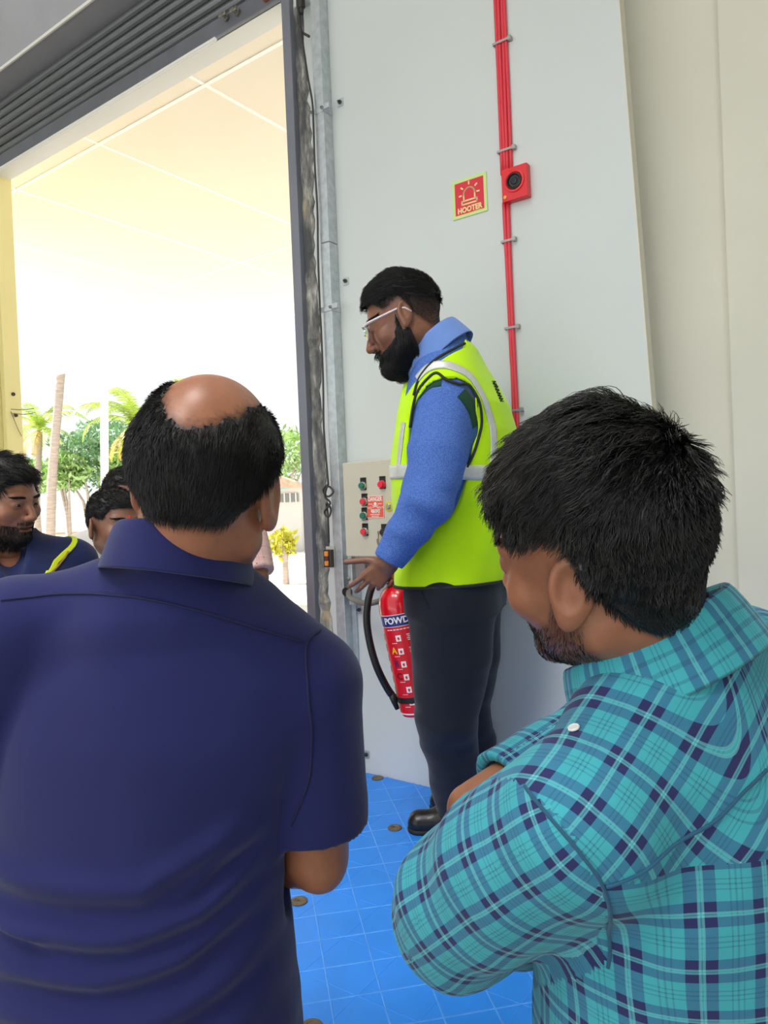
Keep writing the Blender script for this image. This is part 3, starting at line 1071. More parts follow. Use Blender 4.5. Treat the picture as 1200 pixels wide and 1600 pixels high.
def surface(fn, lo, hi, h, project=2):
    """surface nets over the narrow band of a distance function -> vertices, quads, normals"""
    lo, hi = np.asarray(lo, np.float32), np.asarray(hi, np.float32)
    B = 6
    nb = np.maximum(1, np.ceil((hi - lo) / (h * B)).astype(int))
    n = nb * B + 1
    bi = np.stack(np.meshgrid(*[np.arange(k) for k in nb], indexing='ij'), -1).reshape(-1, 3)
    cen = lo + (bi + .5) * (h * B)
    d = fn(cen.astype(np.float32))
    sgn = np.where(d < 0, -1.0, 1.0).astype(np.float32).reshape(nb)
    big = np.repeat(np.repeat(np.repeat(sgn, B, 0), B, 1), B, 2)
    big = np.pad(big, ((0, 1), (0, 1), (0, 1)), mode='edge') * 1e3
    act = bi[np.abs(d) < h * B * 1.5 + .012]
    off = np.stack(np.meshgrid(*[np.arange(B + 1)] * 3, indexing='ij'), -1).reshape(-1, 3)
    idx = (act[:, None, :] * B + off[None]).reshape(-1, 3)
    flat = np.unique(np.ravel_multi_index(idx.T, n))
    idx = np.stack(np.unravel_index(flat, n), -1)
    vals = np.empty(len(idx), np.float32)
    for s in range(0, len(idx), 400000):
        vals[s:s + 400000] = fn((lo + idx[s:s + 400000] * h).astype(np.float32))
    big[idx[:, 0], idx[:, 1], idx[:, 2]] = vals
    S = big < 0
    c = [S[i:S.shape[0] - 1 + i, j:S.shape[1] - 1 + j, k:S.shape[2] - 1 + k] for i in (0, 1) for j in (0, 1) for k in (0, 1)]
    cnt = sum(x.astype(np.int8) for x in c)
    cells = np.argwhere((cnt > 0) & (cnt < 8))
    if len(cells) == 0:
        return np.zeros((0, 3)), np.zeros((0, 4), int), np.zeros((0, 3))
    cor = np.array([(i, j, k) for i in (0, 1) for j in (0, 1) for k in (0, 1)])
    cv = np.stack([big[cells[:, 0] + a, cells[:, 1] + b, cells[:, 2] + e] for a, b, e in cor], 1)
    acc = np.zeros((len(cells), 3))
    num = np.zeros(len(cells))
    for a in range(8):
        for b in range(a + 1, 8):
            if np.abs(cor[a] - cor[b]).sum() != 1:
                continue
            va, vb = cv[:, a], cv[:, b]
            m = (va < 0) != (vb < 0)
            t = np.clip(va[m] / (va[m] - vb[m]), 0, 1)
            acc[m] += cor[a] + t[:, None] * (cor[b] - cor[a])
            num[m] += 1
    V = (lo + (cells + acc / num[:, None]) * h)
    vid = np.full(cnt.shape, -1, np.int64)
    vid[cells[:, 0], cells[:, 1], cells[:, 2]] = np.arange(len(cells))
    quads = []
    for ax in range(3):
        sl0 = [slice(None)] * 3
        sl1 = [slice(None)] * 3
        sl0[ax], sl1[ax] = slice(0, -1), slice(1, None)
        s0, s1 = S[tuple(sl0)], S[tuple(sl1)]
        e = np.argwhere(s0 != s1)
        b_, c_ = [(1, 2), (2, 0), (0, 1)][ax]
        ok = (e[:, b_] > 0) & (e[:, c_] > 0) & (e[:, b_] < S.shape[b_] - 1) & (e[:, c_] < S.shape[c_] - 1)
        e = e[ok]
        inside = s0[e[:, 0], e[:, 1], e[:, 2]]
        q = []
        for db, dc in ((-1, -1), (0, -1), (0, 0), (-1, 0)):
            f = e.copy()
            f[:, b_] += db
            f[:, c_] += dc
            q.append(vid[f[:, 0], f[:, 1], f[:, 2]])
        q = np.stack(q, 1)
        q[~inside] = q[~inside][:, ::-1]
        quads.append(q)
    Q = np.concatenate(quads)
    Q = Q[(Q >= 0).all(1)]
    V = V.astype(np.float32)
    N = None
    for it in range(project + 1):
        N = grad(fn, V, h * .5)
        if it < project:
            V = V - N * np.clip(fn(V), -h, h)[:, None] * .9
    return V, Q, N


def grad(fn, V, e):
    g = np.zeros_like(V)
    for k in range(3):
        o = np.zeros(3, np.float32)
        o[k] = e
        g[:, k] = fn(V + o) - fn(V - o)
    return g / np.maximum(1e-9, np.linalg.norm(g, axis=1))[:, None]


def np_mesh(name, V, Fq, material, parent, base, smooth=True, tint=None, uv=None):
    """mesh object from arrays; Fq quads or tris (n,k); tint = per-vertex colour, uv = per-corner plane coordinates"""
    V = np.asarray(V, np.float32) - np.asarray(base, np.float32)
    Fq = np.asarray(Fq)
    me = bpy.data.meshes.new(name)
    k = Fq.shape[1]
    me.vertices.add(len(V))
    me.vertices.foreach_set('co', V.ravel())
    me.loops.add(Fq.size)
    me.loops.foreach_set('vertex_index', Fq.ravel().astype(np.int32))
    me.polygons.add(len(Fq))
    me.polygons.foreach_set('loop_start', np.arange(0, Fq.size, k, dtype=np.int32))
    me.polygons.foreach_set('loop_total', np.full(len(Fq), k, np.int32))
    me.polygons.foreach_set('use_smooth', np.full(len(Fq), smooth, bool))
    if tint is not None:
        a = me.color_attributes.new('tint', 'FLOAT_COLOR', 'POINT')
        c = np.ones((len(V), 4), np.float32)
        c[:, :3] = tint
        a.data.foreach_set('color', c.ravel())
    if uv is not None:
        u = me.uv_layers.new(name='cloth')
        u.data.foreach_set('uv', np.asarray(uv, np.float32).ravel())
    me.materials.append(material)
    me.update(calc_edges=True)
    me.validate()
    return link(bpy.data.objects.new(name, me), parent)


def join_arrays(parts):
    V, Q, T, o = [], [], [], 0
    for v, q, t in parts:
        V.append(v)
        Q.append(q + o)
        T.append(t if t is not None else np.ones((len(v), 3)))
        o += len(v)
    return np.concatenate(V), np.concatenate(Q), np.concatenate(T)


# ------------------------------------------------------------------ heads
class Head:
    """a head with a face; local axes x right, y forward, z up, origin midway between crown and chin (eye height)"""

    def __init__(s, c, yaw, pitch=0.0, roll=0.0, scale=1.0, width=1.0, neck=None, neck_r=.058, smile=0.0, chin=0.0, fat=0.0, mouth_open=0.0, ear_out=True, lid=.0038):
        s.lid = lid
        s.ear_out = ear_out
        s.c = np.asarray(c, np.float32)
        s.R = axes_rot(yaw, pitch, roll)
        s.s = scale
        s.w = width
        s.neck = neck if neck is not None else (s.c + np.array([0, 0, -.25]))
        s.neck_r = neck_r
        s.smile, s.chin, s.fat, s.mo = smile, chin, fat, mouth_open

    def loc(s, P):
        return ((P - s.c) @ s.R / s.s / np.array([s.w, 1, 1])).astype(np.float32)

    def wor(s, Q):
        return (np.asarray(Q) * np.array([s.w, 1, 1]) * s.s) @ s.R.T + s.c

    def skull(s, Q):
        d = ell(Q, (0, -.014, .028), (.0745, .097, .090))
        d = smin(d, ell(Q, (0, .030, -.035), (.060 + s.fat, .060, .080)), .03)
        return d

    def face(s, Q):
        X = np.abs(Q[:, 0])
        Qm = np.stack([X, Q[:, 1], Q[:, 2]], 1)
        f = s.fat
        d = s.skull(Q)
        d = smin(d, cone(Qm, (.054 + f, -.004, -.062), (.012, .072, -.103 - s.chin), .017 + f * .5, .016), .028)
        d = smin(d, cone(Q, (-.010, .078, -.104 - s.chin), (.010, .078, -.104 - s.chin), .013, .013), .02)
        d = smin(d, cone(Qm, (0, .084, .016), (.038, .072, .020), .0105, .010), .014)           # brow
        d = smin(d, ell(Qm, (.043 + f * .6, .058, -.028), (.022, .022, .022)), .02)             # cheek
        d = smin(d, ell(Q, (0, .070, -.066), (.030, .024, .026)), .016)                         # muzzle
        d = smax(d, -ell(Qm, (.031, .103, .003), (.016, .018, .010)), .012)                    # eye socket
        nose = cone(Q, (0, .088, .010), (0, .112, -.034), .0075, .0105)
        nose = smin(nose, ell(Qm, (.0125, .101, -.038), (.0085, .011, .0085)), .008)
        d = smin(d, nose, .010)
        d = smax(d, -ell(Qm, (.0065, .107, -.0475), (.0035, .006, .004)), .003)                # nostril
        # lids and eye opening
        d = smin(d, ell(Qm, (.0315, .0765, .002), (.0150, .0150, .0135)), .006)
        d = smax(d, -ell(Qm, (.0315, .094, .0015), (.0135, .0135, s.lid)), .002)
        # mouth
        zl = -.071 + s.smile * (X / .025) ** 2 * .006
        Ql = np.stack([Q[:, 0], Q[:, 1], Q[:, 2] - zl], 1)
        d = smin(d, cone(Ql, (-.019, .089, .0045), (.019, .089, .0045), .0045, .0045), .006)
        d = smin(d, cone(Ql, (-.016, .089, -.006 - s.mo), (.016, .089, -.006 - s.mo), .0055, .0055), .006)
        d = smax(d, -ell(Ql, (0, .098, -.0005 - s.mo * .5), (.023 + s.smile * .004, .016, .0016 + s.mo * .8)), .002)
        # ears
        Re = axes_rot(math.radians(-25 if s.ear_out else -12), math.radians(-14))
        qe = (Qm - np.array([.0815 if s.ear_out else .0775, -.014, -.006], np.float32)) @ Re
        ear = ell(qe, (0, 0, 0), (.0085, .020, .033))
        ear = smin(ear, ell(qe, (-.002, .004, -.030), (.007, .010, .012)), .008)
        ear = smax(ear, -ell(qe, (.0085, .002, .003), (.0075, .0125, .022)), .004)
        ear = smin(ear, ell(qe, (-.002, -.003, -.004), (.006, .006, .012)), .006)
        d = smin(d, ear, .007)
        return d

    def fn(s, P):
        d = s.face(s.loc(P)) * s.s * min(1, s.w)
        nt = s.wor(np.array([0, -.022, -.055]))
        return smin(d, cone(P, nt, s.neck, s.neck_r * s.s * .98, s.neck_r * s.s * 1.10), .03)

    def bounds(s):
        r = .165 * s.s
        lo, hi = s.c - r, s.c + r
        nk = np.asarray(s.neck)
        return np.minimum(lo, nk - .09), np.maximum(hi, nk + .05)

    def tint(s, P, stubble=0.0, beard=0.0):
        Q = s.loc(P)
        X = np.abs(Q[:, 0])
        T = np.ones((len(P), 3), np.float32)
        lip = np.exp(-((Q[:, 2] + .072) / .008) ** 2 - (X / .019) ** 4) * (Q[:, 1] > .078)
        T *= 1 - lip[:, None] * np.array([.25, .42, .38])
        T *= 1 - (np.exp(-((X - .031) / .018) ** 2 - (Q[:, 2] / .012) ** 2) * (Q[:, 1] > .06))[:, None] * np.array([.30, .32, .30])
        if stubble:
            T *= 1 - stubble * s.beard_mask(Q)[:, None] * np.array([.62, .58, .50])
        n = vnoise(Q, 38, 3) * .05 + vnoise(Q, 11, 5) * .06
        return np.clip(T * (1 + n[:, None]), 0, 1.4)

    def beard_mask(s, Q):
        X = np.abs(Q[:, 0])
        zl = np.interp(Q[:, 1], [-.02, .008, .022, .035, .06, .09], [.030, .022, -.020, -.044, -.056, -.060])
        m = np.clip((zl - Q[:, 2]) / .010, 0, 1)
        m = np.maximum(m, np.clip(1 - np.abs(Q[:, 2] + .056) / .009, 0, 1) * (X < .030) * (Q[:, 1] > .07))     # moustache
        m *= np.clip((Q[:, 1] - np.where(Q[:, 2] > -.045, .004, -.016)) / .012, 0, 1)
        m *= 1 - np.exp(-((Q[:, 2] + .073) / .007) ** 2 - (X / .022) ** 4) * (Q[:, 1] > .08)
        m *= np.clip((Q[:, 2] + .150) / .012, 0, 1)
        return m

    def hair_mask(s, Q, front=.070, side=.012, nape=-.075, temple=.03):
        """signed: positive inside the hairy scalp. Hairline: forehead, temples, round the ear, nape"""
        X, y, z = np.abs(Q[:, 0]), Q[:, 1], Q[:, 2]
        line = np.interp(y, [-.12, -.06, -.035, -.015, .012, .035, .055, .075, .12], [nape, nape + .004, nape + .045, side + .012, side + .002, side - .008 + temple * .2, temple + side, front, front + .012])
        return z - line

    def eyes(s, parent, base, iris=(46, 30, 22), look=(0, 0)):
        for sx in (-1, 1):
            o = s.wor((sx * .0315, .0765, .0015))
            mb = MB()
            bm = bmesh.new()
            bmesh.ops.create_uvsphere(bm, u_segments=14, v_segments=10, radius=.0128 * s.s)
            bmesh.ops.translate(bm, verts=bm.verts, vec=Vector(o - np.asarray(base)))
            mb.bm(bm)
            dirv = s.R @ np.array([look[0], 1.0, look[1]])
            dirv = dirv / np.linalg.norm(dirv)
            q = Vector((0, 0, 1)).rotation_difference(Vector(dirv)).to_matrix().to_4x4()
            M_ = Matrix.Translation(Vector(o - np.asarray(base) + dirv * .0118 * s.s)) @ q
            mb.cur = 1
            mb.lathe([(.0068 * s.s, -.0020 * s.s), (.0066 * s.s, .0003 * s.s), (.0035 * s.s, .0014 * s.s), (.0002, .0016 * s.s)], 14, M_)
            mb.build('eye', [mat('eye_white', (206, 198, 190), .25), mat('iris_dark', iris, .15)], parent, smooth=True)


def sample_tris(V, Q, keep, n, rng):
    """points and normals spread evenly over the kept quads"""
    q = Q[keep]
    a, b, c, d = (V[q[:, k]] for k in range(4))
    nr = np.cross(c - a, d - b)
    ar = np.linalg.norm(nr, axis=1) + 1e-12
    i = rng.choice(len(q), n, p=ar / ar.sum())
    u, v = rng.random(n)[:, None], rng.random(n)[:, None]
    P = (a[i] * (1 - u) + b[i] * u) * (1 - v) + (d[i] * (1 - u) + c[i] * u) * v
    return P.astype(np.float32), (nr[i] / ar[i][:, None]).astype(np.float32)


def strands(P, D0, step, nseg, r0, bend, sdf=None, keep_off=None, rng=None):
    """grow strands: D0 start directions, bend(p, d, i) -> new direction; returns triangular-tube vertices and quads"""
    n = len(P)
    pts = [P]
    d = D0 / np.linalg.norm(D0, axis=1)[:, None]
    p = P
    st = step if np.ndim(step) else np.full(n, step)
    for i in range(nseg):
        p = p + d * st[:, None]
        if sdf is not None:
            f = sdf(p)
            lim = keep_off[i] if keep_off is not None else .002
            bad = f < lim
            if bad.any():
                g = grad(sdf, p[bad].astype(np.float32), .002)
                p[bad] += g * (lim - f[bad])[:, None]
        pts.append(p.astype(np.float32))
        d = bend(p, d, i)
        d = d / np.maximum(1e-9, np.linalg.norm(d, axis=1))[:, None]
    pts = np.stack(pts, 1)                                   # n, nseg+1, 3
    t = np.gradient(pts, axis=1)
    t /= np.maximum(1e-9, np.linalg.norm(t, axis=2))[..., None]
    ref = np.array([.31, .54, .78])
    u = np.cross(t, ref)
    u /= np.maximum(1e-9, np.linalg.norm(u, axis=2))[..., None]
    w = np.cross(t, u)
    m = nseg + 1
    rad = (r0 if np.ndim(r0) else np.full(n, r0))[:, None] * np.linspace(1, .12, m)[None] ** .6
    ring = []
    for k in range(3):
        a = 2 * math.pi * k / 3
        ring.append(pts + (u * math.cos(a) + w * math.sin(a)) * rad[..., None])
    V = np.stack(ring, 2).reshape(-1, 3)                      # n, m, 3
    i0 = (np.arange(n)[:, None, None] * m + np.arange(m - 1)[None, :, None]) * 3
    k = np.arange(3)[None, None, :]
    k2 = (np.arange(3) + 1) % 3
    F_ = np.stack([i0 + k, i0 + k2[None, None], i0 + 3 + k2[None, None], i0 + 3 + k], -1).reshape(-1, 4)
    return V, F_


# ------------------------------------------------------------------ materials of people
def skin_mat(name, rgb, rough=.42):
    m = bpy.data.materials.new(name)
    m.use_nodes = True
    t = NT(m)
    a = t.add('ShaderNodeAttribute', _attribute_name='tint')
    n = t.noise(55, 5, .6)
    c = s2l(rgb)
    base = t.ramp(n, [(.3, tuple(v * .90 for v in c)), (.7, tuple(min(1, v * 1.10) for v in c))])
    t.link(t.mix(1.0, base, a.outputs['Color'], 'MULTIPLY'), t.b.inputs['Base Color'])
    t.b.inputs['Roughness'].default_value = rough
    t.b.inputs['Subsurface Weight'].default_value = .06
    t.b.inputs['Subsurface Radius'].default_value = (.012, .005, .003)
    t.bump(t.noise(420, 3, .6), .10, .001)
    return m


def hair_mat(name, rgb, rough=.42, spec=.45):
    m = mat(name, rgb, rough, spec=spec, var=.35, vscale=90)
    return m


def cloth_mat(name, rgb, rough=.85, weave=900, var=.05, bump=.25, spec=.2):
    m = bpy.data.materials.new(name)
    m.use_nodes = True
    t = NT(m)
    c = s2l(rgb)
    n = t.noise(9, 4, .6)
    t.link(t.ramp(n, [(.3, tuple(v * (1 - var) for v in c)), (.7, tuple(min(1, v * (1 + var)) for v in c))]), t.b.inputs['Base Color'])
    t.b.inputs['Roughness'].default_value = rough
    t.b.inputs['Specular IOR Level'].default_value = spec
    t.b.inputs['Sheen Weight'].default_value = .15
    t.bump(t.noise(weave, 2, .5), bump, .0008)
    return m


# ------------------------------------------------------------------ bodies
class Torso:
    """stack of ellipses in the person's own facing frame (x right, y forward); rows: z, half width, half depth, centre x, centre y"""

    def __init__(s, org, theta, rows):
        s.o = np.array([org[0], org[1], 0], np.float32)
        s.R = rot_z(theta)
        s.t = np.array(sorted(rows), np.float32)

    def loc(s, P):
        return (P - s.o) @ s.R

    def wor(s, q):
        return np.asarray(q) @ s.R.T + s.o

    def fn(s, P, off=0.0, zlo=None, zhi=None):
        q = s.loc(P)
        z = q[:, 2]
        T = s.t
        a, b, cx, cy = (np.interp(z, T[:, 0], T[:, k]) for k in (1, 2, 3, 4))
        a, b = a + off, b + off
        e = 2.25
        n = (np.abs((q[:, 0] - cx) / a) ** e + np.abs((q[:, 1] - cy) / b) ** e) ** (1 / e)
        d = (n - 1) * np.minimum(a, b)
        lo = T[0, 0] if zlo is None else zlo
        hi = (T[-1, 0] if zhi is None else zhi) + off
        return np.maximum(d, np.maximum(lo - z, z - hi))


def hand_fn(wrist, d, n, thumb_side, s=1.0, curls=((.25, .35, .25),) * 4, spread=.10, thumb=(.9, .25, .1), wrist_r=.027):
    """palm and five separate fingers. d = towards the fingers, n = out of the palm, thumb_side = towards the thumb"""
    wrist = np.asarray(wrist, float)
    d = np.asarray(d, float) / np.linalg.norm(d)
    t = np.asarray(thumb_side, float)
    t = t - d * (t @ d)
    t /= np.linalg.norm(t)
    n = np.asarray(n, float)
    n = n - d * (n @ d) - t * (n @ t)
    n /= np.linalg.norm(n)
    caps = []
    knk = []
    for i, (o, L) in enumerate(zip((.030, .010, -.011, -.030), (.086, .089, .084, .076))):
        k = wrist + d * L * s + t * o * s
        knk.append(k)
        caps.append((wrist + t * o * .62 * s + d * .008, k, .0165 * s, .0125 * s))
    fingers = []
    for i, (L, r) in enumerate(zip((.072, .080, .074, .058), (.0092, .0095, .0090, .0080))):
        a0 = (1.5 - i) * spread
        dirv = d * math.cos(a0) + t * math.sin(a0)
        p = knk[i]
        ang = 0
        seg = []
        for j, f in enumerate((.46, .30, .24)):
            ang += curls[i][j]
            v = dirv * math.cos(ang) + n * math.sin(ang)
            q = p + v * L * f * s
            seg.append((p, q, r * s * (1 - .08 * j), r * s * (1 - .08 * (j + 1))))
            p = q
        fingers.append(seg)
    ta, tb, tc = thumb
    p = wrist + d * .022 * s + t * .022 * s
    v = d * math.cos(ta) + t * math.sin(ta) + n * tb
    v /= np.linalg.norm(v)
    q = p + v * .042 * s
    v2 = v * math.cos(tc) + d * math.sin(tc)
    q2 = q + v2 * .034 * s
    q3 = q2 + v2 * .026 * s
    th = [(p, q, .0155 * s, .0115 * s), (q, q2, .0112 * s, .0100 * s), (q2, q3, .0100 * s, .0082 * s)]

    def fn(P):
        e = None
        for c in caps:
            k = cone(P, *c)
            e = k if e is None else smin(e, k, .012 * s)
        for seg in fingers:
            f = None
            for c in seg:
                k = cone(P, *c)
                f = k if f is None else np.minimum(f, k)
            e = smin(e, f, .006 * s)
        f = None
        for c in th:
            k = cone(P, *c)
            f = k if f is None else np.minimum(f, k)
        return smin(e, f, .009 * s)
    ends = [seg[-1][1] for seg in fingers] + [q3]
    pts = np.array(ends + knk + [wrist])
    fn.lo, fn.hi = pts.min(0) - .03, pts.max(0) + .03
    fn.nails = [(seg[-1][0] * .35 + seg[-1][1] * .65, seg[-1][1], seg[-1][3]) for seg in fingers]
    return fn


def on_surface(fn, p, off=0.0, it=6):
    """nearest point of the surface (pushed out by off) and its normal"""
    p = np.asarray(p, np.float32).reshape(-1, 3).copy()
    for _ in range(it):
        g = grad(fn, p, .003)
        p = p - g * (fn(p) - off)[:, None]
    return p, grad(fn, p, .003)


def ribbon(fn, pts, width, off, n=10, thick=.0012):
    """flat strip lying on a surface along the points"""
    c = np.array(bez(pts, n))
    c, N = on_surface(fn, c, off)
    t = np.gradient(c, axis=0)
    t /= np.linalg.norm(t, axis=1)[:, None]
    b = np.cross(N, t)
    b /= np.linalg.norm(b, axis=1)[:, None]
    rows = []
    for s in (-.5, -.25, 0, .25, .5):
        q, _ = on_surface(fn, c + b * width * s, off, 4)
        rows.append(q)
    top = np.stack(rows, 1)
    m = len(c)
    bot = top - N[:, None, :] * thick * 2.2
    V = np.concatenate([top[:, ::1], bot[:, ::-1]], 1).reshape(-1, 3)
    w = 10
    i = (np.arange(m - 1)[:, None] * w)
    k = np.arange(w)[None]
    k2 = (np.arange(w) + 1) % w
    F_ = np.stack([i + k, i + w + k, i + w + k2[None], i + k2[None]], -1).reshape(-1, 4)
    return V, F_


def piping(fn, pts, r, off, n=8, closed=False):
    c = np.array(bez(pts, n))
    c, N = on_surface(fn, c, off)
    mb = MB()
    mb.tube([Vector(map(float, p)) for p in c], r, 6)
    return mb


def collar(parent, base, name, material, centre, R, rx, ry, h, drop, a0, a1, front_dip=.03, flare=.012, thick=.003, point=.02, n=40):
    """folded shirt collar: a band round the neck from angle a0 to a1 (0 = front, + = person's right), open in front"""
    V, F_ = [], []
    prof_n = 0
    for i in range(n + 1):
        u = i / n
        a = a0 + (a1 - a0) * u
        e = abs(u - .5) * 2
        dip = front_dip * (e ** 1.6)
        ca, sa = math.cos(a), math.sin(a)
        pt = point * max(0, (e - .72) / .28)
        prof = [(0.0, -h * .6 - dip), (-.002, h * .2 - dip), (-.001, h - dip), (.004, h + .003 - dip), (.009, h - .002 - dip),
                (.009 + flare * .5, h * .45 - dip - drop * .35), (.009 + flare, h * .2 - dip - drop - pt), (.009 + flare - thick, h * .2 - dip - drop - pt + .001),
                (.006, h * .5 - dip)]
        prof_n = len(prof)
        for (dr, z) in prof:
            r = np.array([sa * (rx + dr), ca * (ry + dr), z])
            V.append(np.asarray(centre) + R @ r)
    for i in range(n):
        for k in range(prof_n - 1):
            a = i * prof_n + k
            F_.append((a, a + 1, a + prof_n + 1, a + prof_n))
    o = np_mesh(name, np.array(V), np.array(F_), material, parent, base)
    md = o.modifiers.new('smooth', 'SUBSURF')
    md.levels = md.render_levels = 1
    return o


def hit(fn, px, py, d0=.3, d1=3.2):
    """where the line of sight through a pixel first meets a surface (level frame)"""
    r = ray(px, py, 0.0)
    r = r / np.linalg.norm(r)
    t = d0
    o = np.array([0, 0, CAM_H])
    for _ in range(160):
        p = (o + r * t)[None].astype(np.float32)
        f = float(fn(p)[0])
        if f < .0006:
            break
        t += max(.0008, f * .7)
        if t > d1:
            break
    return o + r * t


def person(base, label, group=None):
    return empty('person', tuple(lev_to_world((base[0], base[1], base[2]))), YAW, label, 'person', group)


def grow_hair(head, Vh, Qh, parent, base, material, n, length, flow, thick=.005, lift=.35, r0=.00045, nseg=4, noise=.25, wave=0.0, clump=0.0, keep=None, seed=1, cap=None, droop=0.0, flow_in=1.0, stuff=True, name='hair', nscale=45, mask=None, hug=.012, capped=True, cap_slope=.55):
    rng = np.random.default_rng(seed)
    Lq = head.loc(Vh)
    mk = (mask(Lq) if mask is not None else head.hair_mask(Lq))
    if keep is not None:
        mk = np.minimum(mk, keep(Lq))
    fq = mk[Qh].min(1) > 0
    N = grad(head.fn, Vh, .003)
    # cap: the dense layer near the scalp, thinning towards the hairline
    T = cap(Lq) if cap is not None else np.full(len(Vh), thick)
    off = np.clip(mk * .45, .0004, 1) * 0 + np.minimum(np.clip(mk, 0, None) * cap_slope + .0006, T * (1 + .25 * vnoise(Vh, 60, seed)))
    Vc = Vh + N * off[:, None]
    q = Qh[fq]
    used, inv = np.unique(q, return_inverse=True)
    capV, capQ = Vc[used], inv.reshape(q.shape)
    # strands
    fs = mk[Qh].min(1) > .001
    P, Np = sample_tris(Vc, Qh, fs, n, rng)
    Lp = head.loc(P)
    Ll = length(Lp) * (.65 + .6 * rng.random(n))
    f = flow(Lp) @ head.R.T
    f = f - Np * (f * Np).sum(1)[:, None]
    f /= np.maximum(1e-6, np.linalg.norm(f, axis=1))[:, None]
    coh = np.stack([vnoise(P, nscale, seed + k) for k in (1, 2, 3)], 1)
    rnd = rng.normal(size=(n, 3)) * .35
    D0 = Np * lift + f + coh * noise * 1.6 + rnd * noise
    D0 /= np.linalg.norm(D0, axis=1)[:, None]
    cl = 0
    if clump:
        g = .0105
        key = np.floor(P / g + coh * .6)
        hsh = np.sin(key @ np.array([12.9898, 78.233, 37.719])) * 43758.5453
        jit = np.stack([(hsh * k) % 1.0 for k in (1.0, 1.7, 2.9)], 1)
        cen = (key + .25 + jit * .5) * g
        cl = (cen - P)
    ph = (vnoise(P, 30, seed + 9) * 5)[:, None]

    fw = flow(Lp) @ head.R.T
    er = np.array([.080, .100, .096])

    def bend(p, d, i):
        q = head.loc(p) - np.array([0, -.012, .026])
        e = q / er
        n_ = (q / er ** 2) @ head.R.T
        n_ = n_ / np.maximum(1e-6, np.linalg.norm(n_, axis=1))[:, None]
        hgt = (np.linalg.norm(e, axis=1) - 1) * .085 * head.s
        fp = fw - n_ * (fw * n_).sum(1)[:, None]
        fp = fp / np.maximum(1e-6, np.linalg.norm(fp, axis=1))[:, None]
        out = d * .9 + fp * .55 * flow_in - n_ * np.clip((hgt - hug) * 30, -.25, .7)[:, None] + np.array([0, 0, -1.0]) * droop
        if wave:
            sd = np.cross(fp, n_)
            out = out + sd * wave * np.sin(ph + i * 1.5) + n_ * wave * .35 * np.cos(ph * 1.3 + i * 1.3)
        if clump:
            out = out + cl * clump
        return out
    sdf = lambda p: head.fn(p.astype(np.float32))
    ko = [float(np.median(T)) * .5 + .0012] * nseg
    SV, SF = strands(P, D0, Ll / nseg, nseg, r0 * (.7 + .6 * rng.random(n)), bend, sdf, ko, rng)
    if not capped:
        capV, capQ = capV[:0], capQ[:0]
    V = np.concatenate([capV, SV])
    F_ = np.concatenate([capQ, SF + len(capV)])
    o = np_mesh(name, V, F_, material, parent, base)
    if stuff:
        o['kind'] = 'stuff'
    return o


def shoe(parent, base, toe, heel, zf, m, w=.047, h=.075):
    toe, heel = np.array([toe[0], toe[1], zf]), np.array([heel[0], heel[1], zf])

    def fn(P):
        d = cone(P, heel + (0, 0, .035), toe + (0, 0, .028), w * .78, w * .80)
        m1 = heel * .45 + toe * .55 + np.array([0, 0, .035])
        d = smin(d, cone(P, heel + (0, 0, .045), m1 + (0, 0, .018), w * .80, w * .72), .03)
        top = heel * .78 + toe * .22
        d = smin(d, cone(P, top + (0, 0, .05), top + (0, 0, h), .045, .043), .02)
        d = np.maximum(d, zf + .012 - P[:, 2])
        return np.maximum(d, P[:, 2] - zf - h)

    def sole(P):
        d = cone(P, heel + (0, 0, .01), toe + (0, 0, .01), w * .80, w * .83)
        return np.maximum(np.maximum(d, zf + .0005 - P[:, 2]), P[:, 2] - zf - .016)
    lo, hi = np.minimum(toe, heel) - .08, np.maximum(toe, heel) + .08 + np.array([0, 0, .05])
    V, Q, N = surface(fn, lo, hi, .006)
    o = np_mesh('shoe', V, Q, m, parent, base)
    V, Q, N = surface(sole, lo, hi, .006, 1)
    np_mesh('sole', V - N * 0 + np.asarray(base) - np.asarray(base), Q, mat('shoe_sole', (26, 25, 25), .7), o, base)
    return o


def lower_body(parent, base, tor, hips, knees, ankles, zf, mt, ms, toe_dir, top=None, off=.012, r=(.090, .080, .060, .052), h=.008, cut=None):
    """trousers (two legs, one garment) and a pair of shoes; returns the leg distance function for the body"""
    def fn(P, o=0.0):
        d = tor.fn(P, o - .022, zlo=hips[0][2] - .06, zhi=top)
        for hp, kn, an in zip(hips, knees, ankles):
            l = chain(P, [hp, (np.asarray(hp) * .5 + np.asarray(kn) * .5), kn, an], [r[0] + o, r[1] + o, r[2] + o, r[3] + o])
            d = smin(d, l, .03)
        return d

    def tr_(P):
        d = fn(P, off)
        d = d + .0035 * vnoise(P, (9, 9, 26), 2) * np.clip((1.1 - P[:, 2] + zf) * 1.5, 0, 1)
        d = np.maximum(d, zf + .035 - P[:, 2])
        return np.maximum(d, P[:, 2] - top) if top else d
    allp = np.array(list(hips) + list(knees) + list(ankles))
    lo, hi = allp.min(0) - .22, allp.max(0) + .25
    lo[2], hi[2] = zf, (top or hi[2]) + .02
    V, Q, N = surface(tr_, lo, hi, h)
    np_mesh('trousers', V, Q, mt, parent, base)
    for an in ankles:
        td = np.asarray(toe_dir, float)
        shoe(parent, base, np.array(an[:2]) + td * .185, np.array(an[:2]) - td * .045, zf, ms)
    return fn


def bow(a, b, t, off):
    return np.asarray(a) * (1 - t) + np.asarray(b) * t + np.asarray(off)


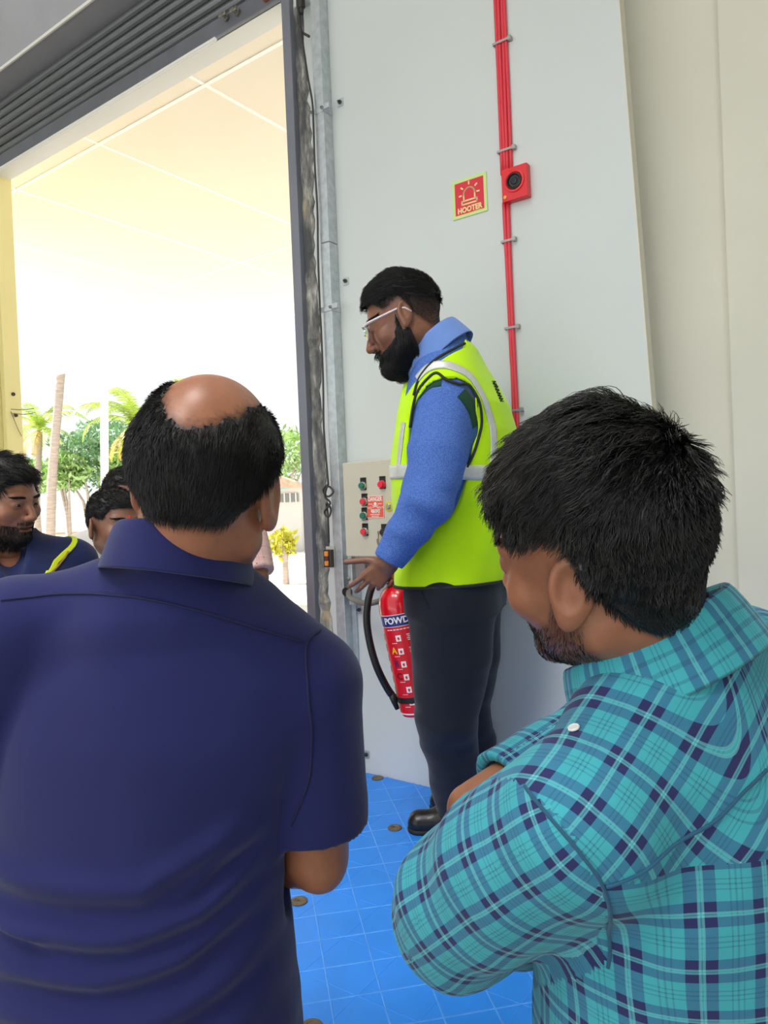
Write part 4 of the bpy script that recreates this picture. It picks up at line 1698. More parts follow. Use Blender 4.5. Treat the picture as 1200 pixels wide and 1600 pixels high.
def std_torso(org, theta, zf, H, wide=1.0, deep=1.0, belly=0.0, lean=0.0, side=0.0):
    k = H / 1.72
    rows = []
    for z, a, b, cy_ in ((.78, .168, .125, -.01), (.88, .176, .132, -.01), (.98, .170, .130, .0), (1.08, .172, .130, .005), (1.18, .180, .130, .008), (1.28, .184, .126, .004),
                         (1.36, .176, .112, -.006), (1.415, .150, .092, -.014), (1.455, .105, .074, -.02), (1.49, .066, .060, -.02)):
        bl = belly * math.exp(-((z - 1.03) / .14) ** 2)
        t = (z - .8) / .7
        rows.append((zf + z * k, a * k * wide + bl * .3, b * k * deep + bl, side * t, cy_ * k + bl * .6 + lean * t))
    return Torso(org, theta, rows)

# ------------------------------------------------------------------ PERSON: navy shirt, balding, seen from behind
m_skinA = skin_mat('skin_warm_brown', (158, 104, 78), .38)
m_hairA = hair_mat('hair_black_short', (22, 20, 22), .5)
m_navy = cloth_mat('navy_cotton', (33, 37, 88), .85, 700, .06)
m_trA = cloth_mat('charcoal_trousers', (38, 38, 44))
m_shoe = mat('black_leather', (24, 23, 24), .28, bump=.15, bscale=120)


def build_navy():
    zf = 0.0
    th = math.radians(-4)
    org = (-.325, .965)
    base = (org[0], org[1], zf)
    P0 = person(base, 'balding man in a navy short-sleeved shirt standing with his back turned')
    hc = lev(326, 752, .885)
    nb = lev(270, 905, .962)
    hd = Head(hc, math.radians(-5), math.radians(-2), math.radians(11), 1.07, .98, nb, .050, ear_out=False)
    Vh, Qh, Nh = surface(hd.fn, *hd.bounds(), .0028)
    rows = []
    # z, half width, half depth, cx, cy  (facing frame, centre line follows the photo)
    for z, a, b, cx, cy_ in ((.66, .205, .150, -.030, .02), (.84, .205, .150, -.030, .02), (.94, .200, .146, -.032, .02), (1.00, .195, .142, -.032, .02), (1.10, .196, .138, -.026, .015), (1.20, .198, .134, -.004, .008),
                             (1.28, .203, .126, .020, .000), (1.34, .196, .112, .036, -.008), (1.39, .160, .096, .050, -.018), (1.43, .104, .096, .064, -.026), (1.49, .050, .080, .078, -.026)):
        rows.append((z, a, b, cx, cy_))
    tor = Torso(org, th, rows)
    shR, elR = lev(483, 1068, .955), lev(493, 1332, .99)
    shL, elL = lev(30, 985, .92), lev(-75, 1290, .94)
    wrR = lev(395, 1345, 1.20)
    wrL = lev(150, 1250, 1.16)
    nkR, nkL = np.asarray(lev(385, 975, .955)), np.asarray(lev(165, 950, .93))

    def shirt0(P, o=.010):
        d = tor.fn(P, o)
        for sh_, nk in ((shR, nkR), (shL, nkL)):
            d = smin(d, cone(P, nk, sh_, .050 + o, .058 + o), .035)
        d = smin(d, cone(P, nkL + A3(.03, -.012, -.004), nkR + A3(-.05, -.012, .010), .050 + o, .044 + o), .045)
        for sh_, el in ((shR, elR), (shL, elL)):
            m = bow(sh_, el, .55, (0, 0, 0))
            arm = chain(P, [sh_, m, bow(sh_, el, 1.0, (0, 0, 0))], [.060 + o, .061 + o, .064 + o])
            # hem: plane across the arm shortly above the elbow
            ax = (np.asarray(el) - sh_) / np.linalg.norm(np.asarray(el) - sh_)
            cutp = np.asarray(sh_) + (np.asarray(el) - sh_) * .80
            arm = np.maximum(arm, (P - cutp.astype(np.float32)) @ ax.astype(np.float32))
            d = smin(d, arm, .012)
        return d
    folds = [([(-.30, 1.085), (.02, 1.065), (.10, 1.085), (.17, 1.130)], .011, .0075), ([(-.25, 1.025), (-.02, 1.015), (.08, 1.035), (.17, 1.085)], .010, .0065),
             ([(-.26, 1.155), (-.10, 1.125), (.04, 1.120), (.17, 1.185)], .012, .0070), ([(-.28, 0.980), (0, 0.962), (.08, 0.975), (.17, 1.020)], .011, .0055),
             ([(-.28, 1.110), (-.14, 1.075), (-.06, 1.055)], .008, .0055), ([(.03, 1.095), (.10, 1.120), (.18, 1.175)], .007, .0050),
             ([(-.25, 0.930), (0, 0.900), (.17, 0.935)], .013, .0055), ([(-.30, 0.860), (0, 0.845), (.17, 0.870)], .013, .005)]

    def foldh(P):
        q = tor.loc(P)
        x, z = q[:, 0], q[:, 2]
        h = np.zeros(len(P), np.float32)
        back = np.clip((.08 - q[:, 1]) / .06, 0, 1)
        for pts, w, a in folds:
            xs, zs = np.array(pts).T
            z0 = np.interp(x, xs, zs) + .006 * vnoise(q, (16, 16, 1), int(zs[0] * 100))
            env = np.clip((x - xs[0]) / .06, 0, 1) * np.clip((xs[-1] - x) / .05, 0, 1)
            env = env * env * (3 - 2 * env) * back * np.interp(x, [-.3, -.1, .05, .2], [.6, .8, 1, 1])
            dd = z - z0
            w = w * 1.5
            h += 1.35 * a * env * (np.exp(-(dd / w) ** 2) - .75 * np.exp(-((dd + w * 1.6) / w) ** 2))
        low = np.clip((1.20 - z) / .12, 0, 1)
        h += .0022 * low * vnoise(q, (7, 7, 30), 4) + .0022 * vnoise(q, (14, 14, 9), 8)
        h += .0035 * np.clip((q[:, 2] - 1.0) / .1, 0, 1) * vnoise(q, (9, 9, 4), 12)
        return h

    def shirt(P):
        d = shirt0(P) - foldh(P)
        for sh_, el in ((shR, elR), (shL, elL)):              # hollow of the sleeve
            ax = (np.asarray(el) - sh_) / np.linalg.norm(np.asarray(el) - sh_)
            a = np.asarray(sh_) + (np.asarray(el) - sh_) * .72
            d = smax(d, -cone(P, a, a + ax * .10, .060, .064), .004)
        return np.maximum(d, .69 - P[:, 2])
    V, Q, N = surface(shirt, (-.78, .72, .66), (.06, 1.22, 1.60), .0055)
    np_mesh('shirt', V, Q, m_navy, P0, base)
    # seams: yoke, right armhole, sleeve hem
    sm_ = mat('navy_seam', (28, 30, 72), .9)
    mb = MB()
    for pts in ([(2, 938), (95, 928), (200, 932), (300, 952), (400, 982), (470, 1003)], [(500, 985), (478, 1010), (482, 1090), (487, 1150), (482, 1220), (455, 1290)]):
        w = [hit(shirt, x, y) for x, y in pts]
        c, n_ = on_surface(shirt, np.array(bez(w, 8)), .0008)
        mb.tube([Vector(map(float, p - base)) for p in c], .0016, 5, caps=False)
    mb.build('seam', sm_, P0, smooth=True)
    ccen = np.asarray(lev(285, 856, .912))
    collar(P0, base, 'collar', m_navy, ccen, axes_rot(th + math.radians(2), math.radians(4), math.radians(8)), .073, .088, .030, .034, math.radians(32), math.radians(328), .028, .013)
    # arms, neck, trunk
    def armR(P):
        return chain(P, [shR, elR, wrR], [.050, .044, .030])

    def forearms(P):
        d = smin(chain(P, [bow(shR, elR, .6, (0, 0, 0)), elR, bow(elR, wrR, .35, (0, 0, 0)), wrR], [.047, .045, .043, .029]), cone(P, elR + A3(.008, -.012, -.018), elR + A3(.0, 0, .0), .026, .034), .02)
        return d
    hR = hand_fn(wrR, (-.8, .55, .1), (.1, .4, -.9), (-.5, .5, .6), 1.0, ((.5, .6, .4),) * 4)
    hL = hand_fn(wrL, (.85, .45, .1), (-.1, .4, -.9), (.4, .5, .6), 1.0, ((.5, .6, .4),) * 4)
    fR = lambda P: smin(forearms(P), hR(P), .015)
    forL = lambda P: smin(chain(P, [bow(shL, elL, .6, (0, 0, 0)), elL, wrL], [.047, .045, .029]), hL(P), .015)
    pts = np.array([elR, wrR, hR.lo, hR.hi])
    a = surface(fR, pts.min(0) - .12, pts.max(0) + .06, .0045)
    pts = np.array([elL, wrL, hL.lo, hL.hi])
    b = surface(forL, pts.min(0) - .12, pts.max(0) + .06, .006)
    hips = [tor.wor((s * .085 - .03, .02, .86)) for s in (-1, 1)]
    kn = [tor.wor((s * .10 - .03, .05, .47)) for s in (-1, 1)]
    an = [tor.wor((s * .11, .01, .08)) for s in (-1, 1)]
    leg = lower_body(P0, base, tor, hips, kn, an, zf, m_trA, m_shoe, (.04, 1.0), top=.98)
    core = lambda P: np.minimum(np.minimum(leg(P, -.020), tor.fn(P, -.045)), np.minimum(chain(P, [shR, elR], [.045, .04]), chain(P, [shL, elL], [.045, .04])))
    c_ = surface(core, (-.8, .72, .05), (.08, 1.2, 1.50), .016, 1)
    keepA = lambda q: np.maximum(0 * q[:, 0] - 1, -(1 - ((q[:, 0] - .009) / .051) ** 2 - (np.minimum(0, q[:, 2] - .124) / .066) ** 2) * .05 + .006 * vnoise(q.astype(np.float32), 110, 4) + .009 * vnoise(q.astype(np.float32), 420, 5))
    T = hd.tint(Vh, .35)
    mk = np.minimum(hd.hair_mask(hd.loc(Vh), nape=-.046), keepA(hd.loc(Vh)))
    T *= 1 - .55 * np.clip((mk + .014) / .016, 0, 1)[:, None]
    V, Q, Tt = join_arrays([(Vh, Qh, T), (a[0], a[1], None), (b[0], b[1], None), (c_[0], c_[1], None)])
    np_mesh('body', V, Q, m_skinA, P0, base, tint=Tt)
    hd.eyes(P0, base)
    up = lambda q: np.clip((q[:, 2] - .03) / .07, 0, 1)
    fl_ = lambda q: np.stack([np.sign(q[:, 0]) * up(q) * .05, -.35 - .2 * up(q), -1.0 + .9 * up(q)], 1)
    ln = lambda q: np.interp(q[:, 2], [-.08, -.04, .03, .07, .12], [.006, .010, .012, .010, .008])
    grow_hair(hd, Vh, Qh, P0, base, m_hairA, 15000, ln, fl_, thick=.006, lift=.30, r0=.00042, nseg=3, cap_slope=.22, noise=.30, keep=keepA, seed=3, mask=lambda q: hd.hair_mask(q, nape=-.046),
              cap=lambda q: np.interp(q[:, 2], [-.08, -.03, .04, .09], [.002, .006, .008, .003]))


build_navy()

# ------------------------------------------------------------------ PERSON: teal plaid shirt, arms folded
m_skinB = skin_mat('skin_brown', (150, 98, 72), .42)
m_hairB = hair_mat('hair_black_glossy', (16, 14, 16), .30, .6)


def plaid_mat(name, light, mid, dark, thin, period, ratio=(.20, .27, .12), soft=.0):
    """woven check: two sets of stripes in cloth coordinates (metres)"""
    m = bpy.data.materials.new(name)
    m.use_nodes = True
    t = NT(m)
    uv = t.add('ShaderNodeUVMap', _uv_map='cloth').outputs[0]
    wob = t.noise(14, 2, .5)
    sep = t.add('ShaderNodeSeparateXYZ')
    t.link(uv, sep.inputs[0])
    stripes, thins, darks = [], [], []
    for k in (0, 1):
        c = t.math('ADD', sep.outputs[k], t.math('MULTIPLY', wob, .004))
        f = t.math('FRACT', t.math('DIVIDE', c, period))

        def band(cen, half):
            return t.math('LESS_THAN', t.math('ABSOLUTE', t.math('SUBTRACT', f, cen)), half)
        a_, b_, g_ = ratio
        s1, s2 = band(.5 - g_, a_ / 2), band(.5 + g_, a_ / 2)
        stripes.append(t.math('MAXIMUM', s1, s2))
        thins.append(t.math('MAXIMUM', band(.47, .016), band(.53, .016)))
        darks.append(t.math('MAXIMUM', t.math('MAXIMUM', band(.02, .015), band(.93, .012)), band(.11, .012)))
    s = t.math('MULTIPLY', t.math('ADD', stripes[0], stripes[1]), .5)
    th = t.math('MULTIPLY', t.math('ADD', thins[0], thins[1]), .42)
    dk = t.math('MULTIPLY', t.math('ADD', darks[0], darks[1]), .30)
    n = t.noise(10, 3, .6)
    base = t.ramp(n, [(.3, tuple(v * .92 for v in s2l(light))), (.7, tuple(min(1, v * 1.08) for v in s2l(light)))])
    r = t.n.new('ShaderNodeValToRGB')
    r.color_ramp.elements[0].position = .25
    cr = t.mix(t.math('MULTIPLY', t.math('GREATER_THAN', s, .25), .80), base, s2l(mid))
    cr = t.mix(t.math('GREATER_THAN', s, .75), cr, s2l(dark))
    cr = t.mix(dk, cr, s2l(dark))
    cr = t.mix(th, cr, s2l(thin))
    t.n.remove(r)
    t.link(cr, t.b.inputs['Base Color'])
    t.b.inputs['Roughness'].default_value = .85
    t.b.inputs['Specular IOR Level'].default_value = .2
    t.b.inputs['Sheen Weight'].default_value = .12
    t.bump(t.noise(800, 2, .5), .25, .0008)
    return m


def limb_uv(C, pts, r):
    """unrolled coordinates along a jointed limb: u round it, v along it"""
    pts = [np.asarray(p, float) for p in pts]
    best, U, Vv = np.full(len(C), 9.), np.zeros(len(C)), np.zeros(len(C))
    acc = 0
    ref = None
    for a, b in zip(pts[:-1], pts[1:]):
        ax = b - a
        L = np.linalg.norm(ax)
        ax /= L
        if ref is None:
            ref = np.cross(ax, (0, 0, 1))
        ref = ref - ax * (ref @ ax)
        ref /= np.linalg.norm(ref)
        bi = np.cross(ax, ref)
        q = C - a
        t = q @ ax
        d = np.linalg.norm(q - np.clip(t, 0, L)[:, None] * ax, axis=1)
        m = d < best
        best[m] = d[m]
        U[m] = np.arctan2(q @ bi, q @ ref)[m] * r
        Vv[m] = acc + t[m]
        acc += L
    return U, Vv, best


m_plaidB = plaid_mat('teal_plaid_cotton', (66, 166, 178), (54, 106, 144), (44, 48, 96), (120, 204, 206), .047)


def build_plaid():
    zf = 0.0
    th = math.radians(40)
    org = (.300, .805)
    base = (org[0], org[1], zf)
    P0 = person(base, 'black-haired man in a teal plaid shirt with folded arms, seen from behind')
    hc = (lev(932, 800, .72)[0], .725, 1.500)
    nb = lev(1035, 1050, .79)
    hd = Head(hc, math.radians(44), math.radians(4), math.radians(-21), 1.03, 1.0, nb, .060, fat=.004)
    Vh, Qh, Nh = surface(hd.fn, *hd.bounds(), .0026)
    rows = []
    for z, a, b, cx, cy_ in ((.66, .190, .140, 0, -.03), (.84, .190, .142, 0, -.03), (.94, .184, .142, 0, -.03), (1.02, .182, .142, 0, -.03), (1.10, .188, .138, 0, -.028), (1.18, .194, .134, 0, -.030),
                             (1.25, .190, .122, 0, -.036), (1.30, .166, .104, 0, -.040), (1.345, .120, .084, 0, -.040), (1.385, .080, .068, 0, -.036)):
        rows.append((z, a, b, cx, cy_))
    tor = Torso(org, th, rows)
    shL, elL = lev(905, 1290, .650), lev(716, 1418, .800)
    wrL = lev(860, 1440, 1.02)
    shR = tor.wor((.175, -.035, 1.255))
    elR = np.asarray(lev(965, 1135, 1.08))
    wrR = np.asarray(lev(735, 1262, .94))
    nkL, nkR = tor.wor((-.07, -.045, 1.36)), tor.wor((.07, -.045, 1.36))
    LA = [shL, bow(shL, elL, .5, (0, -.004, .006)), elL]
    LF = [elL, bow(elL, wrL, .5, (0, 0, 0)), wrL]
    RA = [shR, elR, wrR]

    def parts(P, o=.010):
        t = tor.fn(P, o)
        for sh_, nk in ((shL, nkL), (shR, nkR)):
            t = smin(t, cone(P, nk, sh_, .048 + o, .058 + o), .05)
        l = chain(P, LA, [.064 + o, .068 + o, .062 + o])
        l2 = chain(P, LF, [.060 + o, .050 + o, .040 + o])
        c = bow(elR, wrR, .82, (0, 0, 0))
        r = chain(P, [shR, elR, c], [.058 + o, .056 + o, .044 + o])
        ax = (np.asarray(wrR) - elR)
        ax = (ax / np.linalg.norm(ax)).astype(np.float32)
        r = np.maximum(r, (P - np.asarray(c, np.float32)) @ ax)
        r = smax(r, -cone(P, c - ax * .03, c + ax * .08, .036, .040), .004)
        return t, smin(l, l2, .02), r

    def fold(P):
        q = tor.loc(P)
        h = .0045 * vnoise(P, (13, 13, 13), 3) + .0018 * vnoise(P, (26, 26, 12), 6)
        ax = (np.asarray(elL) - shL) / np.linalg.norm(np.asarray(elL) - shL)
        v = (P - shL) @ ax
        d = np.linalg.norm((P - shL) - v[:, None] * ax, axis=1)
        h += np.exp(-(d / .11) ** 2) * .0045 * np.sin(v * 75 + 3 * vnoise(P, (10, 10, 10), 7)) * np.clip((v - .10) / .1, 0, 1)
        h += .006 * np.clip((1.15 - q[:, 2]) / .1, 0, 1) * vnoise(q, (16, 16, 6), 9)
        return h

    def shirt(P):
        t, l, r = parts(P)
        return np.maximum(smin(smin(t, l, .02), r, .015) - fold(P), .69 - P[:, 2])
    V, Q, N = surface(shirt, (-.14, .42, .66), (.68, 1.22, 1.45), .0050)
    C = V[Q].mean(1)
    t, l, r = parts(C)
    vt, vl, vr = limb_uv(C, LA + LF[1:], .075), None, limb_uv(C, RA, .068)
    armhole = lambda X: (X - np.asarray(bow(shL, elL, .16, (0, 0, 0)))) @ ((np.asarray(elL) - shL) / np.linalg.norm(np.asarray(elL) - shL))
    sp0, sp1, sp2 = hit(shirt, 820, 1228), hit(shirt, 930, 1368), hit(shirt, 951, 1500)
    spn = np.cross(sp1 - sp0, sp2 - sp0)
    spn /= np.linalg.norm(spn)
    spn *= np.sign(spn @ (np.asarray(elL) - sp1))
    isL = ((C - sp1) @ spn > 0) & (l < .035) & (l < r) & (l < t + .03)
    isR = (r < t - .006) & (r < l) & (tor.loc(C)[:, 1] > -.02)
    Vc = V[Q].reshape(-1, 3)
    q = tor.loc(Vc)
    ang = np.arctan2(q[:, 0], -(q[:, 1] + .03))
    rq = np.repeat(tor.loc(C), 4, 0)
    yoke = rq[:, 2] > 1.235 + .02 * np.abs(rq[:, 0])
    U = ang * .155
    W = q[:, 2]
    # yoke is cut on another grain: coordinates follow the shoulder slope
    cs, sn = math.cos(.50), math.sin(.50)
    U2, W2 = q[:, 0] * .82 - .5 * q[:, 2] * np.tanh(q[:, 0] / .06), q[:, 1] * .72 + q[:, 2] * .70
    W2 = W2 + np.abs(q[:, 0]) * .42
    uv = np.stack([np.where(yoke, U2, U), np.where(yoke, W2, W)], 1)
    uL, vL, _ = limb_uv(Vc, LA + LF[1:], .075)
    uR, vR, _ = limb_uv(Vc, RA, .068)
    mL, mR = np.repeat(isL, 4), np.repeat(isR, 4)
    uv[mL] = np.stack([uL, vL * .97], 1)[mL]
    uv[mR] = np.stack([uR, vR], 1)[mR]
    # no tearing where the unrolled angle wraps
    f4 = uv.reshape(-1, 4, 2)
    for per, mm in ((2 * math.pi * .075, isL), (2 * math.pi * .068, isR), (2 * math.pi * .155, ~(isL | isR))):
        d = f4[:, :, 0] - f4[:, :1, 0]
        w = np.where(d > per / 2, -per, np.where(d < -per / 2, per, 0)) * mm[:, None]
        f4[:, :, 0] += w
    np_mesh('shirt', V, Q, m_plaidB, P0, base, uv=f4.reshape(-1, 2))
    mb = MB()
    for pts in ([(820, 1228), (862, 1280), (908, 1335), (945, 1392), (951, 1450), (950, 1512)], [(947, 1386), (1030, 1342), (1110, 1288), (1160, 1240), (1198, 1203)]):
        w = [hit(shirt, x, y) for x, y in pts]
        c, n_ = on_surface(shirt, np.array(bez(w, 8)), .0006)
        mb.tube([Vector(map(float, p - base)) for p in c], .0018, 5, caps=False)
    mb.build('seam', cloth_mat('teal_seam', (44, 92, 122)), P0, smooth=True)
    ccen = np.asarray(lev(1015, 1003, .765))
    o = collar(P0, base, 'collar', m_plaidB, ccen, axes_rot(th + math.radians(4), math.radians(20), math.radians(-9)), .086, .090, .030, .040, math.radians(24), math.radians(336), .030, .016)
    u = o.data.uv_layers.new(name='cloth')
    co = np.array([v.co for v in o.data.vertices])
    lp = np.array([l_.vertex_index for l_ in o.data.loops])
    row = lp // 9
    u.data.foreach_set('uv', np.stack([row * .0135, (lp % 9) * .009], 1).astype(np.float32).ravel())
    bp, bn = on_surface(shirt, hit(shirt, 897, 1138), .001)
    q = Vector((0, 0, 1)).rotation_difference(Vector(map(float, bn[0]))).to_matrix().to_4x4()
    MB().lathe([(.0055, 0), (.0055, .0012), (.0045, .0018), (.0035, .0012), (.0005, .0012)], 16, Matrix.Translation(Vector(map(float, bp[0] - base))) @ q).build('button', mat('pearl_button', (222, 222, 220), .3), P0)
    # skin: forearm and hand of the other arm tucked behind the near sleeve
    hR = hand_fn(wrR, (.30, -.10, -.9), (.45, -.8, 0), (-.5, .5, .4), 1.0, ((.35, .5, .3),) * 4)
    fR = lambda P: smin(chain(P, [bow(elR, wrR, .55, (0, 0, 0)), wrR], [.040, .030]), hR(P), .015)
    a = surface(fR, np.minimum(hR.lo, wrR) - .10, np.maximum(hR.hi, wrR) + .13, .0045)
    hL = hand_fn(wrL, (.7, .3, .2), (-.3, -.6, 0), (.1, .2, .9), 1.0, ((.5, .6, .3),) * 4)
    fL = lambda P: smin(chain(P, [elL, wrL], [.042, .030]), hL(P), .015)
    b = surface(fL, np.minimum(hL.lo, elL) - .07, np.maximum(hL.hi, elL) + .07, .006)
    hips = [tor.wor((s * .09, -.03, .86)) for s in (-1, 1)]
    kn = [tor.wor((s * .10, .0, .47)) for s in (-1, 1)]
    an = [tor.wor((s * .11, -.03, .08)) for s in (-1, 1)]
    leg = lower_body(P0, base, tor, hips, kn, an, zf, cloth_mat('dark_denim', (44, 50, 70)), m_shoe, (-math.sin(th), math.cos(th)), top=.98)
    core = lambda P: np.minimum(np.minimum(leg(P, -.020), tor.fn(P, -.045)), np.minimum(chain(P, LA, [.045, .045, .04]), chain(P, [shR, elR], [.045, .04])))
    c_ = surface(core, (-.1, .45, .05), (.65, 1.2, 1.42), .016, 1)
    mask = lambda q: hd.hair_mask(q, front=.062, side=.036, nape=-.078, temple=.016)
    T = hd.tint(Vh, .75)
    T *= 1 - .6 * np.clip((mask(hd.loc(Vh)) + .010) / .012, 0, 1)[:, None]
    V, Q, Tt = join_arrays([(Vh, Qh, T), (a[0], a[1], None), (b[0], b[1], None), (c_[0], c_[1], None)])
    np_mesh('body', V, Q, m_skinB, P0, base, tint=Tt)
    hd.eyes(P0, base)
    topw = lambda q: np.clip((q[:, 2] - .035) / .05, 0, 1)

    def flow(q):
        t = topw(q)
        cr = q - np.array([-.01, -.055, .085])                      # whorl at the crown
        f = np.stack([cr[:, 0] * 5 * t - .25 * t, (cr[:, 1] * 6 + .35) * t + .25 * (1 - t), -1.0 * (1 - t) - .15 * t], 1)
        f[:, 0] += -.35 * t
        return f
    earz = lambda q: np.exp(-((q[:, 1] + .012) / .036) ** 2 - ((q[:, 2] - .018) / .040) ** 2)
    ln = lambda q: np.interp(q[:, 2], [-.085, -.055, -.01, .03, .07, .12], [.008, .013, .018, .026, .048, .052]) * np.interp(q[:, 1], [-.03, .0, .06, .09], [1, .7, .55, .62]) * (1 - .8 * earz(q)) * np.interp(q[:, 1], [-.09, -.04], [.55, 1])
    cap = lambda q: np.interp(q[:, 2], [-.085, -.05, .0, .05, .12], [.002, .006, .010, .015, .016]) * np.interp(q[:, 1], [-.1, .04, .09], [1, 1, .7]) * (1 - .85 * earz(q)) * np.interp(q[:, 1], [-.09, -.03], [.45, 1])
    grow_hair(hd, Vh, Qh, P0, base, m_hairB, 17000, ln, flow, lift=.22, r0=.00056, nseg=7, noise=.50, wave=.48, clump=32, seed=5, cap=cap, mask=mask, nscale=32, droop=.02, hug=.015)
    # eyebrows as short hairs
    brow = lambda q: .006 - np.abs(q[:, 2] - .024 - .004 * np.abs(q[:, 0]) / .03) - .2 * np.maximum(0, np.abs(np.abs(q[:, 0]) - .030) - .018) - 10 * (q[:, 1] < .05) - .5 * np.maximum(0, .013 - np.abs(q[:, 0]))
    grow_hair(hd, Vh, Qh, P0, base, m_hairB, 700, lambda q: np.full(len(q), .009), lambda q: np.stack([np.sign(q[:, 0]), q[:, 0] * 0, q[:, 0] * 0 + .3], 1), thick=.0006, lift=.3, r0=.0003, nseg=3, noise=.2, seed=8, mask=brow, name='eyebrows', capped=False)
    stub = lambda q: hd.beard_mask(q) * .01 - .004
    grow_hair(hd, Vh, Qh, P0, base, m_hairB, 3500, lambda q: np.full(len(q), .006), lambda q: np.stack([q[:, 0] * 0, q[:, 0] * 0 + .2, q[:, 0] * 0 - 1], 1), thick=.0001, lift=.5, r0=.00022, nseg=2, noise=.3, seed=18, mask=stub, name='beard', capped=False)


build_plaid()

# ------------------------------------------------------------------ PERSON: yellow vest, on the platform
m_skinC = skin_mat('skin_deep_brown', (128, 84, 64), .42)
m_hairC = hair_mat('hair_black_matt', (20, 18, 20), .55)
m_blueC = bpy.data.materials.new('blue_textured_shirt')
m_blueC.use_nodes = True
t = NT(m_blueC)
uvn = t.add('ShaderNodeTexVoronoi', Scale=270.0)
t.link(t.coord(), uvn.inputs['Vector'])
t.link(t.ramp(uvn.outputs['Distance'], [(.25, s2l((94, 126, 198))), (.60, s2l((70, 104, 180)))]), t.b.inputs['Base Color'])
t.b.inputs['Roughness'].default_value = .8
t.b.inputs['Specular IOR Level'].default_value = .2
m_pale = cloth_mat('pale_blue_cotton', (112, 146, 214))
m_lime = cloth_mat('hi_vis_lime', (196, 246, 6), .6, 500, .02, .12)
m_tape = mat('reflective_tape', (206, 210, 204), .35, metal=.25, var=.06, vscale=80)
m_pipe = mat('black_piping', (36, 44, 34), .8)
m_green = cloth_mat('armhole_shade_green', (32, 72, 52))  # colour of the shading painted by the armhole
m_trC = cloth_mat('black_navy_trousers', (28, 31, 42), .8, 600, .06)


